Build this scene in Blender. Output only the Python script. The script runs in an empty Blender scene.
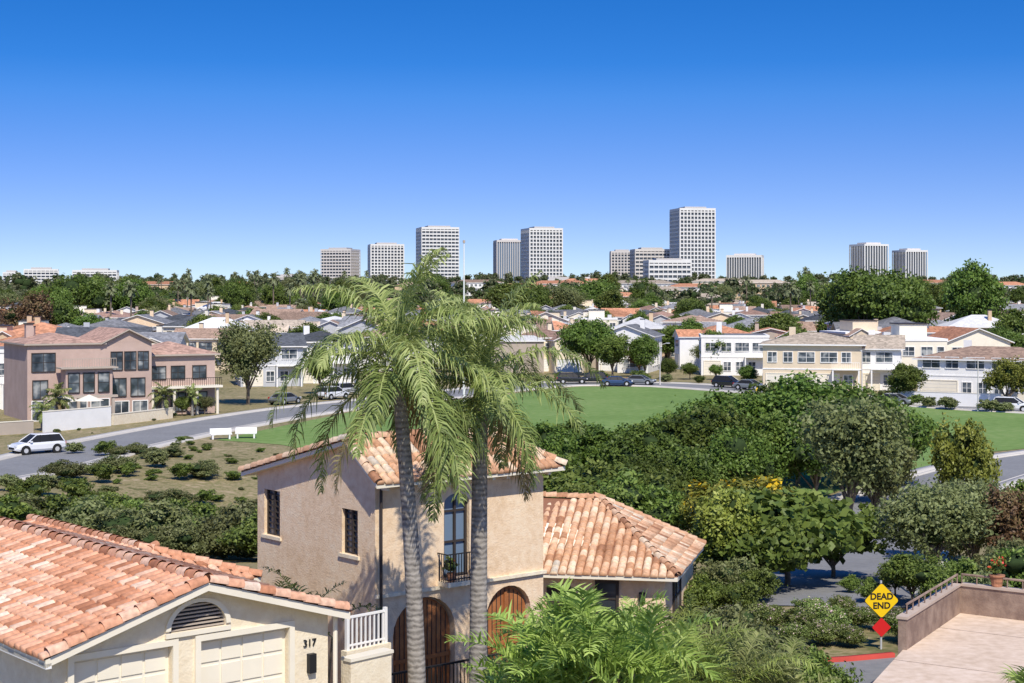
import bpy, math, random
import numpy as np
from mathutils import Vector, Matrix
from mathutils.geometry import delaunay_2d_cdt
random.seed(7)
F=1600.0; CZ=14.0
def bx(b,d): return (b-512)/F*d          # lateral offset (m) of image pixel column b at distance d
scene=bpy.context.scene
COL=scene.collection
# ------------------------------------------------------------------ materials
def nm(name,rough=.8,spec=.3,metal=0):
    m=bpy.data.materials.new(name); m.use_nodes=True
    nt=m.node_tree; b=nt.nodes['Principled BSDF']
    b.inputs['Roughness'].default_value=rough
    b.inputs['Specular IOR Level'].default_value=spec
    b.inputs['Metallic'].default_value=metal
    return m,nt,b
def ramp(nt,stops):
    r=nt.nodes.new('ShaderNodeValToRGB'); e=r.color_ramp.elements
    while len(e)<len(stops): e.new(.5)
    for i,(p,c) in enumerate(stops):
        e[i].position=p; e[i].color=(c[0],c[1],c[2],1)
    return r
def mnoise(name,stops,scale=1.,rough=.85,bump=0,bscale=30,spec=.25,detail=5,second=None):
    m,nt,b=nm(name,rough,spec)
    tc=nt.nodes.new('ShaderNodeTexCoord')
    n=nt.nodes.new('ShaderNodeTexNoise'); n.inputs['Scale'].default_value=scale; n.inputs['Detail'].default_value=detail
    n.inputs['Roughness'].default_value=.62
    nt.links.new(tc.outputs['Object'],n.inputs['Vector'])
    fac=n.outputs['Fac']
    if second:
        n2=nt.nodes.new('ShaderNodeTexNoise'); n2.inputs['Scale'].default_value=second; n2.inputs['Detail'].default_value=3
        nt.links.new(tc.outputs['Object'],n2.inputs['Vector'])
        a=nt.nodes.new('ShaderNodeMath'); a.operation='ADD'; nt.links.new(fac,a.inputs[0]); nt.links.new(n2.outputs['Fac'],a.inputs[1])
        h=nt.nodes.new('ShaderNodeMath'); h.operation='MULTIPLY'; h.inputs[1].default_value=.5; nt.links.new(a.outputs[0],h.inputs[0]); fac=h.outputs[0]
    r=ramp(nt,stops); nt.links.new(fac,r.inputs[0]); nt.links.new(r.outputs[0],b.inputs['Base Color'])
    if bump:
        nb=nt.nodes.new('ShaderNodeTexNoise'); nb.inputs['Scale'].default_value=bscale; nb.inputs['Detail'].default_value=4
        nt.links.new(tc.outputs['Object'],nb.inputs['Vector'])
        bp=nt.nodes.new('ShaderNodeBump'); bp.inputs['Strength'].default_value=bump; bp.inputs['Distance'].default_value=.03
        nt.links.new(nb.outputs['Fac'],bp.inputs['Height']); nt.links.new(bp.outputs[0],b.inputs['Normal'])
    return m
def var(c,k): return tuple(min(1,x*k) for x in c)
def mplain(name,c,rough=.8,v=.12,scale=.8,bump=0,bscale=30,spec=.25):
    return mnoise(name,[(.3,var(c,1-v)),(.7,var(c,1+v))],scale,rough,bump,bscale,spec)
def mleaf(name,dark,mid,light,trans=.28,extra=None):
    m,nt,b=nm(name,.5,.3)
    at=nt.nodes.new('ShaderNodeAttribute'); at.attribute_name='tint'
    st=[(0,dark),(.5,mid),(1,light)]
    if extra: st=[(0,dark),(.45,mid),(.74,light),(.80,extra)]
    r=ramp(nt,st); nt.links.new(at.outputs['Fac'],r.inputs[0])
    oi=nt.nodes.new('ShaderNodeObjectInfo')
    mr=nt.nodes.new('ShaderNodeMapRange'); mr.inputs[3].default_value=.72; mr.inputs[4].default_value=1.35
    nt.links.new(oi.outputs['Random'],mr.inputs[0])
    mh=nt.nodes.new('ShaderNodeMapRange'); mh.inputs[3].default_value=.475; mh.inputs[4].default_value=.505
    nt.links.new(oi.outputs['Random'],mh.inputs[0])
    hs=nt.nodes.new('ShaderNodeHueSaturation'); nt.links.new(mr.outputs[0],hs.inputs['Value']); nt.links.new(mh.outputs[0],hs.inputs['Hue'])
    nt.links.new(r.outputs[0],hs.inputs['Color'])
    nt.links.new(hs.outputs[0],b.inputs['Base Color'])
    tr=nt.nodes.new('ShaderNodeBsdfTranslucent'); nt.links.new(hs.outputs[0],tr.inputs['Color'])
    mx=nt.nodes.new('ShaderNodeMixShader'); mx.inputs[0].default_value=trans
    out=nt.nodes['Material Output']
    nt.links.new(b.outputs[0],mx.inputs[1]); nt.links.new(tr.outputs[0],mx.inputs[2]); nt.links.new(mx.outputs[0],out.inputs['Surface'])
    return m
def mtile(name,stops):   # individually laid tiles, tint per tile
    m,nt,b=nm(name,.75,.25)
    at=nt.nodes.new('ShaderNodeAttribute'); at.attribute_name='tint'
    r=ramp(nt,stops); nt.links.new(at.outputs['Fac'],r.inputs[0])
    tc=nt.nodes.new('ShaderNodeTexCoord'); n=nt.nodes.new('ShaderNodeTexNoise'); n.inputs['Scale'].default_value=9; n.inputs['Detail'].default_value=5
    nt.links.new(tc.outputs['Object'],n.inputs['Vector'])
    mr=nt.nodes.new('ShaderNodeMapRange'); mr.inputs[1].default_value=.3; mr.inputs[2].default_value=.7; mr.inputs[3].default_value=.72; mr.inputs[4].default_value=1.15
    nt.links.new(n.outputs['Fac'],mr.inputs[0])
    hs=nt.nodes.new('ShaderNodeHueSaturation'); nt.links.new(r.outputs[0],hs.inputs['Color']); nt.links.new(mr.outputs[0],hs.inputs['Value'])
    nt.links.new(hs.outputs[0],b.inputs['Base Color'])
    return m
def mroof(name,c,v=.3,freq=2.6):   # distant roofs: courses run level (bands in height), mottled tiles
    m,nt,b=nm(name,.85,.2)
    tc=nt.nodes.new('ShaderNodeTexCoord')
    vo=nt.nodes.new('ShaderNodeTexVoronoi'); vo.inputs['Scale'].default_value=2.4
    nt.links.new(tc.outputs['Object'],vo.inputs['Vector'])
    sp=nt.nodes.new('ShaderNodeSeparateColor'); nt.links.new(vo.outputs['Color'],sp.inputs[0])
    r=ramp(nt,[(0,var(c,1-v)),(1,var(c,1+v))]); nt.links.new(sp.outputs[0],r.inputs[0])
    w=nt.nodes.new('ShaderNodeTexWave'); w.bands_direction='Z'; w.inputs['Scale'].default_value=freq; w.inputs['Distortion'].default_value=.3
    nt.links.new(tc.outputs['Object'],w.inputs['Vector'])
    mr=nt.nodes.new('ShaderNodeMapRange'); mr.inputs[3].default_value=.7; mr.inputs[4].default_value=1.1
    nt.links.new(w.outputs['Fac'],mr.inputs[0])
    oi=nt.nodes.new('ShaderNodeObjectInfo');m2=nt.nodes.new('ShaderNodeMapRange');m2.inputs[3].default_value=.8;m2.inputs[4].default_value=1.4;nt.links.new(oi.outputs['Random'],m2.inputs[0])
    mm=nt.nodes.new('ShaderNodeMath');mm.operation='MULTIPLY';nt.links.new(mr.outputs[0],mm.inputs[0]);nt.links.new(m2.outputs[0],mm.inputs[1])
    hs=nt.nodes.new('ShaderNodeHueSaturation'); nt.links.new(r.outputs[0],hs.inputs['Color']); nt.links.new(mm.outputs[0],hs.inputs['Value'])
    nt.links.new(hs.outputs[0],b.inputs['Base Color'])
    return m

M={}
M['ground']=mnoise('dry_slope',[(.40,(.13,.125,.045)),(.45,(.22,.185,.085)),(.49,(.31,.245,.135)),(.52,(.18,.17,.065)),(.57,(.30,.235,.125)),(.62,(.37,.29,.175))],.16,.95,.6,6,second=1.3)
M['lawn']=mnoise('lawn_grass',[(.36,(.125,.205,.045)),(.5,(.16,.25,.062)),(.64,(.215,.285,.09))],.07,.95,.5,14,second=1.1)
M['asphalt']=mnoise('asphalt',[(.3,(.18,.178,.178)),(.7,(.26,.258,.255))],.35,.9,.3,30,second=3)
M['walk']=mplain('sidewalk_concrete',(.55,.51,.45),.9,.1,.6,.2)
M['terrace']=mnoise('terrace_concrete',[(.38,(.57,.43,.31)),(.5,(.66,.51,.38)),(.62,(.73,.58,.45))],.7,.9,.3,25,second=4)
M['redkerb']=mplain('red_kerb_paint',(.45,.06,.045))
M['stucco']=mnoise('tan_stucco',[(.38,(.72,.52,.33)),(.5,(.81,.61,.41)),(.62,(.85,.68,.48))],.8,.95,.5,18,second=5)
M['stucco2']=mnoise('pale_stucco',[(.38,(.74,.62,.44)),(.62,(.84,.74,.56))],.9,.95,.4,18,second=5)
M['pink']=mnoise('pink_stucco',[(.3,(.44,.315,.26)),(.7,(.54,.40,.335))],.5,.95,.2,12)
M['cream']=mplain('cream_paint',(.80,.73,.59),.6,.06)
M['white']=mplain('white_paint',(.82,.80,.76),.6,.05)
M['greyw']=mplain('grey_paint',(.48,.49,.50),.7,.06)
M['beige']=mplain('beige_paint',(.68,.56,.40),.8,.06)
M['taupe']=mplain('taupe_paint',(.44,.37,.30),.8,.06)
M['blueg']=mplain('bluegrey_paint',(.36,.41,.46),.7,.06)
M['tan']=mplain('tan_paint',(.60,.44,.28),.8,.06)
M['wood']=mnoise('stained_wood',[(.3,(.30,.10,.035)),(.7,(.46,.19,.07))],3,.5,.3,40)
M['darkw']=mplain('dark_trim',(.05,.04,.035),.5)
M['iron']=mplain('black_iron',(.02,.02,.022),.45)
M['steel']=mplain('galvanised_steel',(.5,.5,.5),.4)
M['bark']=mnoise('bark',[(.3,(.11,.085,.06)),(.7,(.24,.19,.14))],6,.95,.8,18)
M['brownwall']=mnoise('brown_wall',[(.38,(.22,.15,.115)),(.62,(.34,.245,.185))],2,.9,.3,20)
M['cap']=mplain('wall_cap',(.48,.38,.30))
M['conc']=mplain('pale_concrete',(.70,.69,.66),.85,.05,.05)
M['conc2']=mplain('warm_concrete',(.61,.57,.53),.85,.05,.05)
m,nt,b=nm('window_glass',.08,.6); M['glass']=m
tc=nt.nodes.new('ShaderNodeTexCoord'); n=nt.nodes.new('ShaderNodeTexNoise'); n.inputs['Scale'].default_value=.7
nt.links.new(tc.outputs['Object'],n.inputs['Vector']); r=ramp(nt,[(.35,(.03,.04,.05)),(.52,(.09,.11,.13)),(.64,(.36,.37,.36))]); nt.links.new(n.outputs['Fac'],r.inputs[0]); nt.links.new(r.outputs[0],b.inputs['Base Color'])
m,nt,b=nm('tower_glass',.5,.3); M['tglass']=m; b.inputs['Base Color'].default_value=(.10,.12,.145,1)  # glass lightened for distance, haze put into its base colour
m,nt,b=nm('blue_glass',.35,.4); M['bglass']=m; b.inputs['Base Color'].default_value=(.15,.21,.29,1)
tile_st=[(0,(.36,.145,.075)),(.25,(.56,.25,.135)),(.55,(.69,.36,.22)),(.8,(.76,.49,.34)),(1,(.80,.64,.50))]
M['tile']=mtile('clay_tile',tile_st)
M['tile2']=mtile('aged_clay_tile',[(0,(.32,.15,.08)),(.3,(.54,.29,.16)),(.6,(.68,.43,.27)),(.85,(.75,.59,.42)),(1,(.54,.47,.38))])
M['under']=mplain('tile_bed',(.26,.12,.07))
M['r_or']=mroof('orange_roof',(.48,.225,.125)); M['r_br']=mroof('brown_roof',(.31,.21,.15))
M['r_gr']=mroof('grey_roof',(.21,.21,.215)); M['r_dk']=mroof('dark_roof',(.08,.085,.092)); M['r_tan']=mroof('tan_roof',(.44,.36,.27))
M['r_wh']=mroof('pale_roof',(.58,.57,.55),.1); M['r_pk']=mroof('pink_brown_roof',(.35,.22,.165))
M['solar']=mplain('solar_panel',(.03,.035,.045),.5)
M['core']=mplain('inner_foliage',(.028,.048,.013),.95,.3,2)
M['lf_dark']=mleaf('laurel_leaf',(.042,.072,.013),(.10,.165,.028),(.20,.28,.055),.3)
M['lf_mid']=mleaf('broad_leaf',(.052,.082,.015),(.125,.19,.034),(.25,.32,.07),.3)
M['lf_olive']=mleaf('olive_leaf',(.075,.09,.03),(.165,.19,.068),(.28,.305,.125),.3)
M['lf_yel']=mleaf('lime_leaf',(.085,.11,.018),(.21,.245,.04),(.36,.38,.08))
M['lf_far']=mleaf('distant_leaf',(.075,.09,.04),(.13,.15,.068),(.21,.22,.11),.15)  # paler, greyer than near foliage: distance haze mixed into the leaf colours
M['lf_red']=mleaf('reddish_leaf',(.08,.045,.025),(.19,.12,.055),(.27,.24,.09))
M['lf_redfl']=mleaf('red_flowering_leaf',(.05,.08,.02),(.11,.15,.03),(.18,.2,.05),.2,(.70,.03,.03))
M['lf_flower']=mleaf('yellow_flowering_leaf',(.06,.09,.015),(.17,.20,.03),(.28,.28,.04),.2,(.85,.64,.02))
M['lf_pinkfl']=mleaf('oleander_leaf',(.055,.085,.022),(.14,.20,.045),(.24,.30,.09),.2,(.7,.5,.5))
M['palm']=mleaf('palm_leaf',(.08,.11,.028),(.20,.255,.07),(.42,.46,.18),.35)
M['palmdry']=mleaf('dry_palm_leaf',(.15,.12,.05),(.32,.27,.12),(.48,.41,.22),.3)
M['fern']=mleaf('areca_leaf',(.09,.14,.025),(.24,.345,.065),(.44,.55,.16),.38)
M['tire']=mplain('tyre_rubber',(.02,.02,.02),.8)
def mcar(name,c):
    m,nt,b=nm(name,.25,.5); b.inputs['Base Color'].default_value=(*c,1); b.inputs['Coat Weight'].default_value=.6; return m
M['carwhite']=mcar('white_car_paint',(.75,.75,.75)); M['carblack']=mcar('black_car_paint',(.015,.015,.018)); M['cargrey']=mcar('grey_car_paint',(.18,.19,.2)); M['carblue']=mcar('blue_car_paint',(.03,.06,.15)); M['carsil']=mcar('silver_car_paint',(.5,.5,.5))
M['lamp']=mplain('lamp_lens',(.7,.7,.7),.2); M['redlens']=mplain('red_lens',(.4,.01,.01),.3)
M['signy']=mplain('yellow_sign_sheeting',(.85,.55,.01),.5,.03); M['signr']=mplain('red_sign_sheeting',(.6,.02,.02),.5,.03)
m,nt,b=nm('palm_bark',.9,.2); M['pbark']=m
tc=nt.nodes.new('ShaderNodeTexCoord'); w=nt.nodes.new('ShaderNodeTexWave'); w.bands_direction='Z'; w.inputs['Scale'].default_value=2.4; w.inputs['Distortion'].default_value=4; w.inputs['Detail'].default_value=4; w.inputs['Detail Scale'].default_value=2.5
n2=nt.nodes.new('ShaderNodeTexNoise');n2.inputs['Scale'].default_value=5;n2.inputs['Detail'].default_value=5;nt.links.new(tc.outputs['Object'],n2.inputs['Vector'])
nt.links.new(tc.outputs['Object'],w.inputs['Vector']);mxm=nt.nodes.new('ShaderNodeMath');mxm.operation='MULTIPLY_ADD';mxm.inputs[1].default_value=.35;nt.links.new(w.outputs['Fac'],mxm.inputs[0]);nt.links.new(n2.outputs['Fac'],mxm.inputs[2])
r=ramp(nt,[(.35,(.13,.115,.10)),(.6,(.25,.225,.195)),(.95,(.38,.345,.30))]); nt.links.new(mxm.outputs[0],r.inputs[0]); nt.links.new(r.outputs[0],b.inputs['Base Color'])
bp=nt.nodes.new('ShaderNodeBump'); bp.inputs['Strength'].default_value=.6; bp.inputs['Distance'].default_value=.03; nt.links.new(mxm.outputs[0],bp.inputs['Height']); nt.links.new(bp.outputs[0],b.inputs['Normal'])

# ------------------------------------------------------------------ mesh helpers
class MB:
    def __init__(s): s.v=[]; s.f=[]; s.m=[]; s.mats=[]
    def mi(s,k):
        m=M[k] if isinstance(k,str) else k
        if m not in s.mats: s.mats.append(m)
        return s.mats.index(m)
    def poly(s,pts,mat):
        i=len(s.v); s.v+= [tuple(p) for p in pts]; s.f.append(tuple(range(i,i+len(pts)))); s.m.append(s.mi(mat))
    def hexa(s,p,mat):
        i=len(s.v); s.v+=[tuple(q) for q in p]; k=s.mi(mat)
        for f in ((0,3,2,1),(4,5,6,7),(0,1,5,4),(1,2,6,5),(2,3,7,6),(3,0,4,7)):
            s.f.append(tuple(i+j for j in f)); s.m.append(k)
    def box(s,x0,x1,y0,y1,z0,z1,mat):
        s.hexa([(x0,y0,z0),(x1,y0,z0),(x1,y1,z0),(x0,y1,z0),(x0,y0,z1),(x1,y0,z1),(x1,y1,z1),(x0,y1,z1)],mat)
    def obox(s,o,dx,dn,a0,a1,o0,o1,z0,z1,mat):
        def P(a,n,z): return (o[0]+dx[0]*a+dn[0]*n,o[1]+dx[1]*a+dn[1]*n,z)
        s.hexa([P(a0,o1,z0),P(a1,o1,z0),P(a1,o0,z0),P(a0,o0,z0),P(a0,o1,z1),P(a1,o1,z1),P(a1,o0,z1),P(a0,o0,z1)],mat)
    def slab(s,pts,th,mat,mat2=None):
        n=len(pts); i=len(s.v); s.v+=[tuple(p) for p in pts]+[(p[0],p[1],p[2]-th) for p in pts]
        k=s.mi(mat); k2=s.mi(mat2 or mat)
        s.f.append(tuple(range(i,i+n))); s.m.append(k)
        s.f.append(tuple(range(i+2*n-1,i+n-1,-1))); s.m.append(k2)
        for j in range(n):
            j2=(j+1)%n; s.f.append((i+j,i+n+j,i+n+j2,i+j2)); s.m.append(k2)
    def cyl(s,p0,p1,r0,r1,mat,n=8,cap=True):
        p0=Vector(p0);p1=Vector(p1);d=(p1-p0).normalized()
        a=d.orthogonal().normalized(); b=d.cross(a); i=len(s.v); k=s.mi(mat)
        for p,r in ((p0,r0),(p1,r1)):
            for j in range(n):
                t=2*math.pi*j/n; s.v.append(tuple(p+(a*math.cos(t)+b*math.sin(t))*r))
        for j in range(n):
            j2=(j+1)%n; s.f.append((i+j,i+j2,i+n+j2,i+n+j)); s.m.append(k)
        if cap:
            s.f.append(tuple(i+j for j in range(n))[::-1]); s.m.append(k); s.f.append(tuple(i+n+j for j in range(n))); s.m.append(k)
    def mesh(s,name,smooth=False):
        me=bpy.data.meshes.new(name); me.from_pydata(s.v,[],s.f)
        for m in s.mats: me.materials.append(m)
        me.polygons.foreach_set('material_index',s.m)
        if smooth: me.polygons.foreach_set('use_smooth',[True]*len(s.f))
        me.update(); return me
    def obj(s,name,parent=None,smooth=False,loc=(0,0,0),rot=0):
        return link(name,s.mesh(name,smooth),parent,loc,rot)
def link(name,me,parent=None,loc=(0,0,0),rot=0,scale=None):
    o=bpy.data.objects.new(name,me); COL.objects.link(o); o.location=loc; o.rotation_euler=(0,0,rot)
    if scale is not None: o.scale=scale
    if parent: o.parent=parent
    return o
def empty(name,loc=(0,0,0),rot=0):
    o=bpy.data.objects.new(name,None); COL.objects.link(o); o.location=loc; o.rotation_euler=(0,0,rot); o.empty_display_size=.5; return o
def mesh_np(name,parts,mats,smooth=False):
    V=[];Fc=[];MI=[];T=[];o=0
    for v,f,mi,t in parts:
        v=np.asarray(v,dtype=np.float32).reshape(-1,3); f=np.asarray(f,dtype=np.int32).reshape(-1,4)
        V.append(v);Fc.append(f+o);MI.append(np.full(len(f),mi,np.int32));T.append(np.broadcast_to(np.asarray(t,dtype=np.float32),(len(v),)));o+=len(v)
    V=np.concatenate(V);Fc=np.concatenate(Fc);MI=np.concatenate(MI);T=np.concatenate(T)
    me=bpy.data.meshes.new(name); me.vertices.add(len(V)); me.vertices.foreach_set('co',V.ravel())
    me.loops.add(Fc.size); me.loops.foreach_set('vertex_index',Fc.ravel())
    me.polygons.add(len(Fc)); me.polygons.foreach_set('loop_start',np.arange(0,Fc.size,4,dtype=np.int32)); me.polygons.foreach_set('loop_total',np.full(len(Fc),4,np.int32))
    for m in mats: me.materials.append(M[m])
    me.polygons.foreach_set('material_index',MI)
    if smooth: me.polygons.foreach_set('use_smooth',np.ones(len(Fc),bool))
    at=me.attributes.new('tint','FLOAT','POINT'); at.data.foreach_set('value',T)
    me.update(calc_edges=True); return me
def tube_np(p0,p1,r0,r1,n=8,seg=1,bend=None):
    p0=np.array(p0,float);p1=np.array(p1,float);d=p1-p0;d/=np.linalg.norm(d)+1e-9
    a=np.cross(d,[.3,.9,.1]);a/=np.linalg.norm(a);b=np.cross(d,a)
    t=np.linspace(0,2*np.pi,n,endpoint=False);V=[]
    for k in range(seg+1):
        q=k/seg;c=p0+(p1-p0)*q
        if bend is not None:c=c+np.array(bend)*math.sin(q*math.pi)
        r=r0+(r1-r0)*q;V.append(c+np.outer(np.cos(t),a)*r+np.outer(np.sin(t),b)*r)
    V=np.concatenate(V);Fc=[]
    for k in range(seg):
        for j in range(n):
            j2=(j+1)%n;Fc.append((k*n+j,k*n+j2,(k+1)*n+j2,(k+1)*n+j))
    return V,np.array(Fc)
def sphere_np(c,r,n=8,m=6):
    V=[];Fc=[]
    for i in range(m+1):
        ph=math.pi*i/m
        for j in range(n):
            th=2*math.pi*j/n;V.append((c[0]+r[0]*math.sin(ph)*math.cos(th),c[1]+r[1]*math.sin(ph)*math.sin(th),c[2]+r[2]*math.cos(ph)))
    for i in range(m):
        for j in range(n):
            j2=(j+1)%n;Fc.append((i*n+j,(i+1)*n+j,(i+1)*n+j2,i*n+j2))
    return np.array(V),np.array(Fc)
def leaves_np(P,N,size,rg,asp=.55):
    n=len(P);N=N/(np.linalg.norm(N,axis=1,keepdims=True)+1e-9)
    a=np.cross(N,rg.normal(size=(n,3)));a/=np.linalg.norm(a,axis=1,keepdims=True)+1e-9
    b=np.cross(N,a);s=(size*rg.uniform(.65,1.35,n))[:,None]
    V=np.stack([P-a*s,P-b*s*asp,P+a*s,P+b*s*asp],1).reshape(-1,3)
    return V,np.arange(4*n).reshape(-1,4)
def tree_parts(H,R,trunk,nl=10,nc=20,nf=40,leaf=.14,seed=1,core=.62,clump=.38,tr=.16,spread=.62,asp=.55):
    rg=np.random.default_rng(seed);parts=[]
    cz=(trunk+H)/2;hh=(H-trunk)/2
    d=rg.normal(size=(nl,3));d/=np.linalg.norm(d,axis=1,keepdims=True)
    rad=rg.uniform(.45,1,nl)[:,None]
    L=d*rad*np.array([R*spread,R*spread,hh*spread])+np.array([0,0,cz])
    L[0]=(0,0,cz)
    lr=rg.uniform(.32,.5,nl)
    LR=np.stack([lr*R,lr*R,lr*hh*1.0],1);LR[0]=(R*.55,R*.55,hh*.6)
    if tr>0:
        v,f=tube_np((0,0,-.4),(rg.normal()*.1,rg.normal()*.1,trunk+hh*.35),tr,tr*.6,8,3,(rg.normal()*.1,rg.normal()*.1,0));parts.append((v,f,0,.5))
        for i in range(1,nl):
            v,f=tube_np((0,0,trunk*rg.uniform(.6,1.1)),L[i],tr*.5,tr*.18,5,2,(0,0,-.1));parts.append((v,f,0,.5))
    for i in range(nl):
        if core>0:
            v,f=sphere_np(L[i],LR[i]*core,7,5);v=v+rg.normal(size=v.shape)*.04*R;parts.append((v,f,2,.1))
        cd=rg.normal(size=(nc,3));cd[:,2]+=.25;cd/=np.linalg.norm(cd,axis=1,keepdims=True)
        C=L[i]+cd*LR[i]*rg.uniform(.72,1.12,nc)[:,None]
        cr=LR[i]*clump
        ct=rg.uniform(0,1,nc)
        q=rg.normal(size=(nc,nf,3))*.5
        P=C[:,None,:]+q*cr
        N=cd[:,None,:]*.7+rg.normal(size=(nc,nf,3))*.7+np.array([0,0,.35])
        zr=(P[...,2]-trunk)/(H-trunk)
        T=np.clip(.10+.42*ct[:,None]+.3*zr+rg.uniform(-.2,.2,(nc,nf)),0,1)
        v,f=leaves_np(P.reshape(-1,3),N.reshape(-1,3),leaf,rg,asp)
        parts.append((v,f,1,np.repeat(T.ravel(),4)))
    return parts
# ------------------------------------------------------------------ terrain
def ss(a,b,x):
    t=np.clip((x-a)/(b-a),0,1);return t*t*(3-2*t)
def gh(x,y):
    x=np.asarray(x,float);y=np.asarray(y,float)
    z=2.0*(1-ss(58,96,y))
    z=z+1.0*ss(4,9,x)*(1-ss(52,72,y))
    s=y+.9*np.minimum(0,x+4)
    z=z+2.4*(1-ss(36,43,s))*(1-ss(2,7,x))
    z=z-2.2*np.exp(-((x+15)/11)**2-((y-106)/20)**2)
    z=z+ss(480,1100,y)*10+ss(1100,2000,y)*12
    return z
def g1(x,y): return float(gh(x,y))
xs=np.concatenate([np.array([-9000,-5000,-2500,-1200,-700,-400,-250,-160,-110]),np.arange(-80,90,1.0),np.array([110,160,250,400,700,1200,2500,5000,9000])])
ys=np.concatenate([np.array([-400,-150,-50,-10,10]),np.arange(20,260,1.0),np.arange(262,500,8),np.arange(500,2100,40),np.array([2400,3200,5000,8000,14000])])
X,Y=np.meshgrid(xs,ys);Z=gh(X,Y)
nx=len(xs);ny=len(ys)
V=np.stack([X.ravel(),Y.ravel(),Z.ravel()],1)
I,J=np.meshgrid(np.arange(nx-1),np.arange(ny-1));b0=(J*nx+I).ravel()
Fq=np.stack([b0,b0+1,b0+1+nx,b0+nx],1)
link('ground',mesh_np('ground',[(V,Fq,0,.5)],['ground'],True))
def drape(name,poly,mat,dz,step=2.0):
    pv=[];n=len(poly)
    for i in range(n):
        a=Vector(poly[i]);b=Vector(poly[(i+1)%n]);k=max(1,int((b-a).length/step))
        for j in range(k): pv.append(a+(b-a)*(j/k))
    nb=len(pv);x0=min(p[0] for p in pv);x1=max(p[0] for p in pv);y0=min(p[1] for p in pv);y1=max(p[1] for p in pv)
    def ins(x,y):
        c=False;j=nb-1
        for i in range(nb):
            if (pv[i][1]>y)!=(pv[j][1]>y) and x<(pv[j][0]-pv[i][0])*(y-pv[i][1])/(pv[j][1]-pv[i][1])+pv[i][0]: c=not c
            j=i
        return c
    pts=list(pv)
    yy=y0+.37
    while yy<y1:
        xx=x0+.41
        while xx<x1:
            if ins(xx,yy): pts.append(Vector((xx,yy)))
            xx+=step
        yy+=step
    r=delaunay_2d_cdt(pts,[],[list(range(nb))],1,1e-4)
    me=bpy.data.meshes.new(name);me.from_pydata([(p[0],p[1],g1(p[0],p[1])+dz) for p in r[0]],[],[f for f in r[2]])
    me.materials.append(M[mat]);me.polygons.foreach_set('use_smooth',[True]*len(me.polygons));me.update()
    return link(name,me)
def smooth(pts,step=1.5):
    P=[Vector(p) for p in pts];P=[P[0]*2-P[1]]+P+[P[-1]*2-P[-2]];out=[]
    for i in range(1,len(P)-2):
        k=max(1,int((P[i+1]-P[i]).length/step))
        for j in range(k):
            t=j/k;a,b,c,d=P[i-1],P[i],P[i+1],P[i+2]
            out.append(.5*((2*b)+(c-a)*t+(2*a-5*b+4*c-d)*t*t+(3*b-a-3*c+d)*t**3))
    out.append(P[-2]);return out
def ribbon(name,pts,o0,o1,dz,mat,th=0,parent=None):
    P=smooth(pts);n=len(P);nc=max(1,int(abs(o1-o0)/1.0));V=[];Fc=[]
    for i in range(n):
        t=(P[min(i+1,n-1)]-P[max(i-1,0)]).normalized();r=Vector((t[1],-t[0]))
        for k in range(nc+1):
            q=P[i]+r*(o0+(o1-o0)*k/nc);V.append((q[0],q[1],g1(q[0],q[1])+dz))
        if th:
            for k in (0,nc):
                q=P[i]+r*(o0+(o1-o0)*k/nc);V.append((q[0],q[1],g1(q[0],q[1])+dz-th))
    s=nc+1+(2 if th else 0)
    for i in range(n-1):
        a=i*s;b=a+s
        for k in range(nc): Fc.append((a+k,a+k+1,b+k+1,b+k))
        if th:
            Fc.append((a+nc+1,a,b,b+nc+1));Fc.append((a+nc,a+nc+2,b+nc+2,b+nc))
    return link(name,mesh_np(name,[(V,Fc,0,.5)],[mat]),parent)
per=[(-75,80),(-50,104),(-40,122),(-36.5,143),(-31.5,164),(-24,186),(-13,206),(-2,226),(8,238),(22,236),(34,222),(46,203),(58,188),(75,175),(110,160)]
rr=[(95,158),(60,143),(44,132),(31,115),(22,97),(16,77),(12.4,65),(11.2,56)]
for nme,pts,w in (('perimeter_road',per,3.8),('side_road',rr,3.2)):
    ribbon(nme,pts,-w,w,.035,'asphalt')
    ribbon('kerb',pts,w,w+.2,.15,'walk',.3); ribbon('kerb',pts,-w-.2,-w,.15,'walk',.3)
    ribbon('sidewalk',pts,w+.2,w+1.6,.14,'walk',.3); ribbon('sidewalk',pts,-w-1.6,-w-.2,.14,'walk',.3)
lawn=[(-27.5,149),(-24,163),(-18.5,183),(-8,201),(3,221),(10,232),(20,230.5),(29,219),(41,200),(53,184.5),(66,176),(72,160),(58,150),(41,138),(27,119),(18,103),(8,95),(-1,104),(-7,120),(-14,136),(-21,145)]
drape('park_lawn',lawn,'lawn',.03)
drape('street',[(-1,44.6),(4,46),(9,47.0),(11.6,47.8),(12,40),(6,36),(2,40)],'asphalt',.035,1)
ribbon('red_kerb',[(8.6,47.05),(10,47.35),(11.4,47.85)],-.1,.1,.16,'redkerb',.3)
for i,yy in enumerate(range(285,640,52)):
    ribbon('residential_street',[(-.36*yy-20,yy+8),(0,yy+2),(.36*yy+20,yy-4)],-3.6,3.6,.05,'asphalt')

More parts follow.
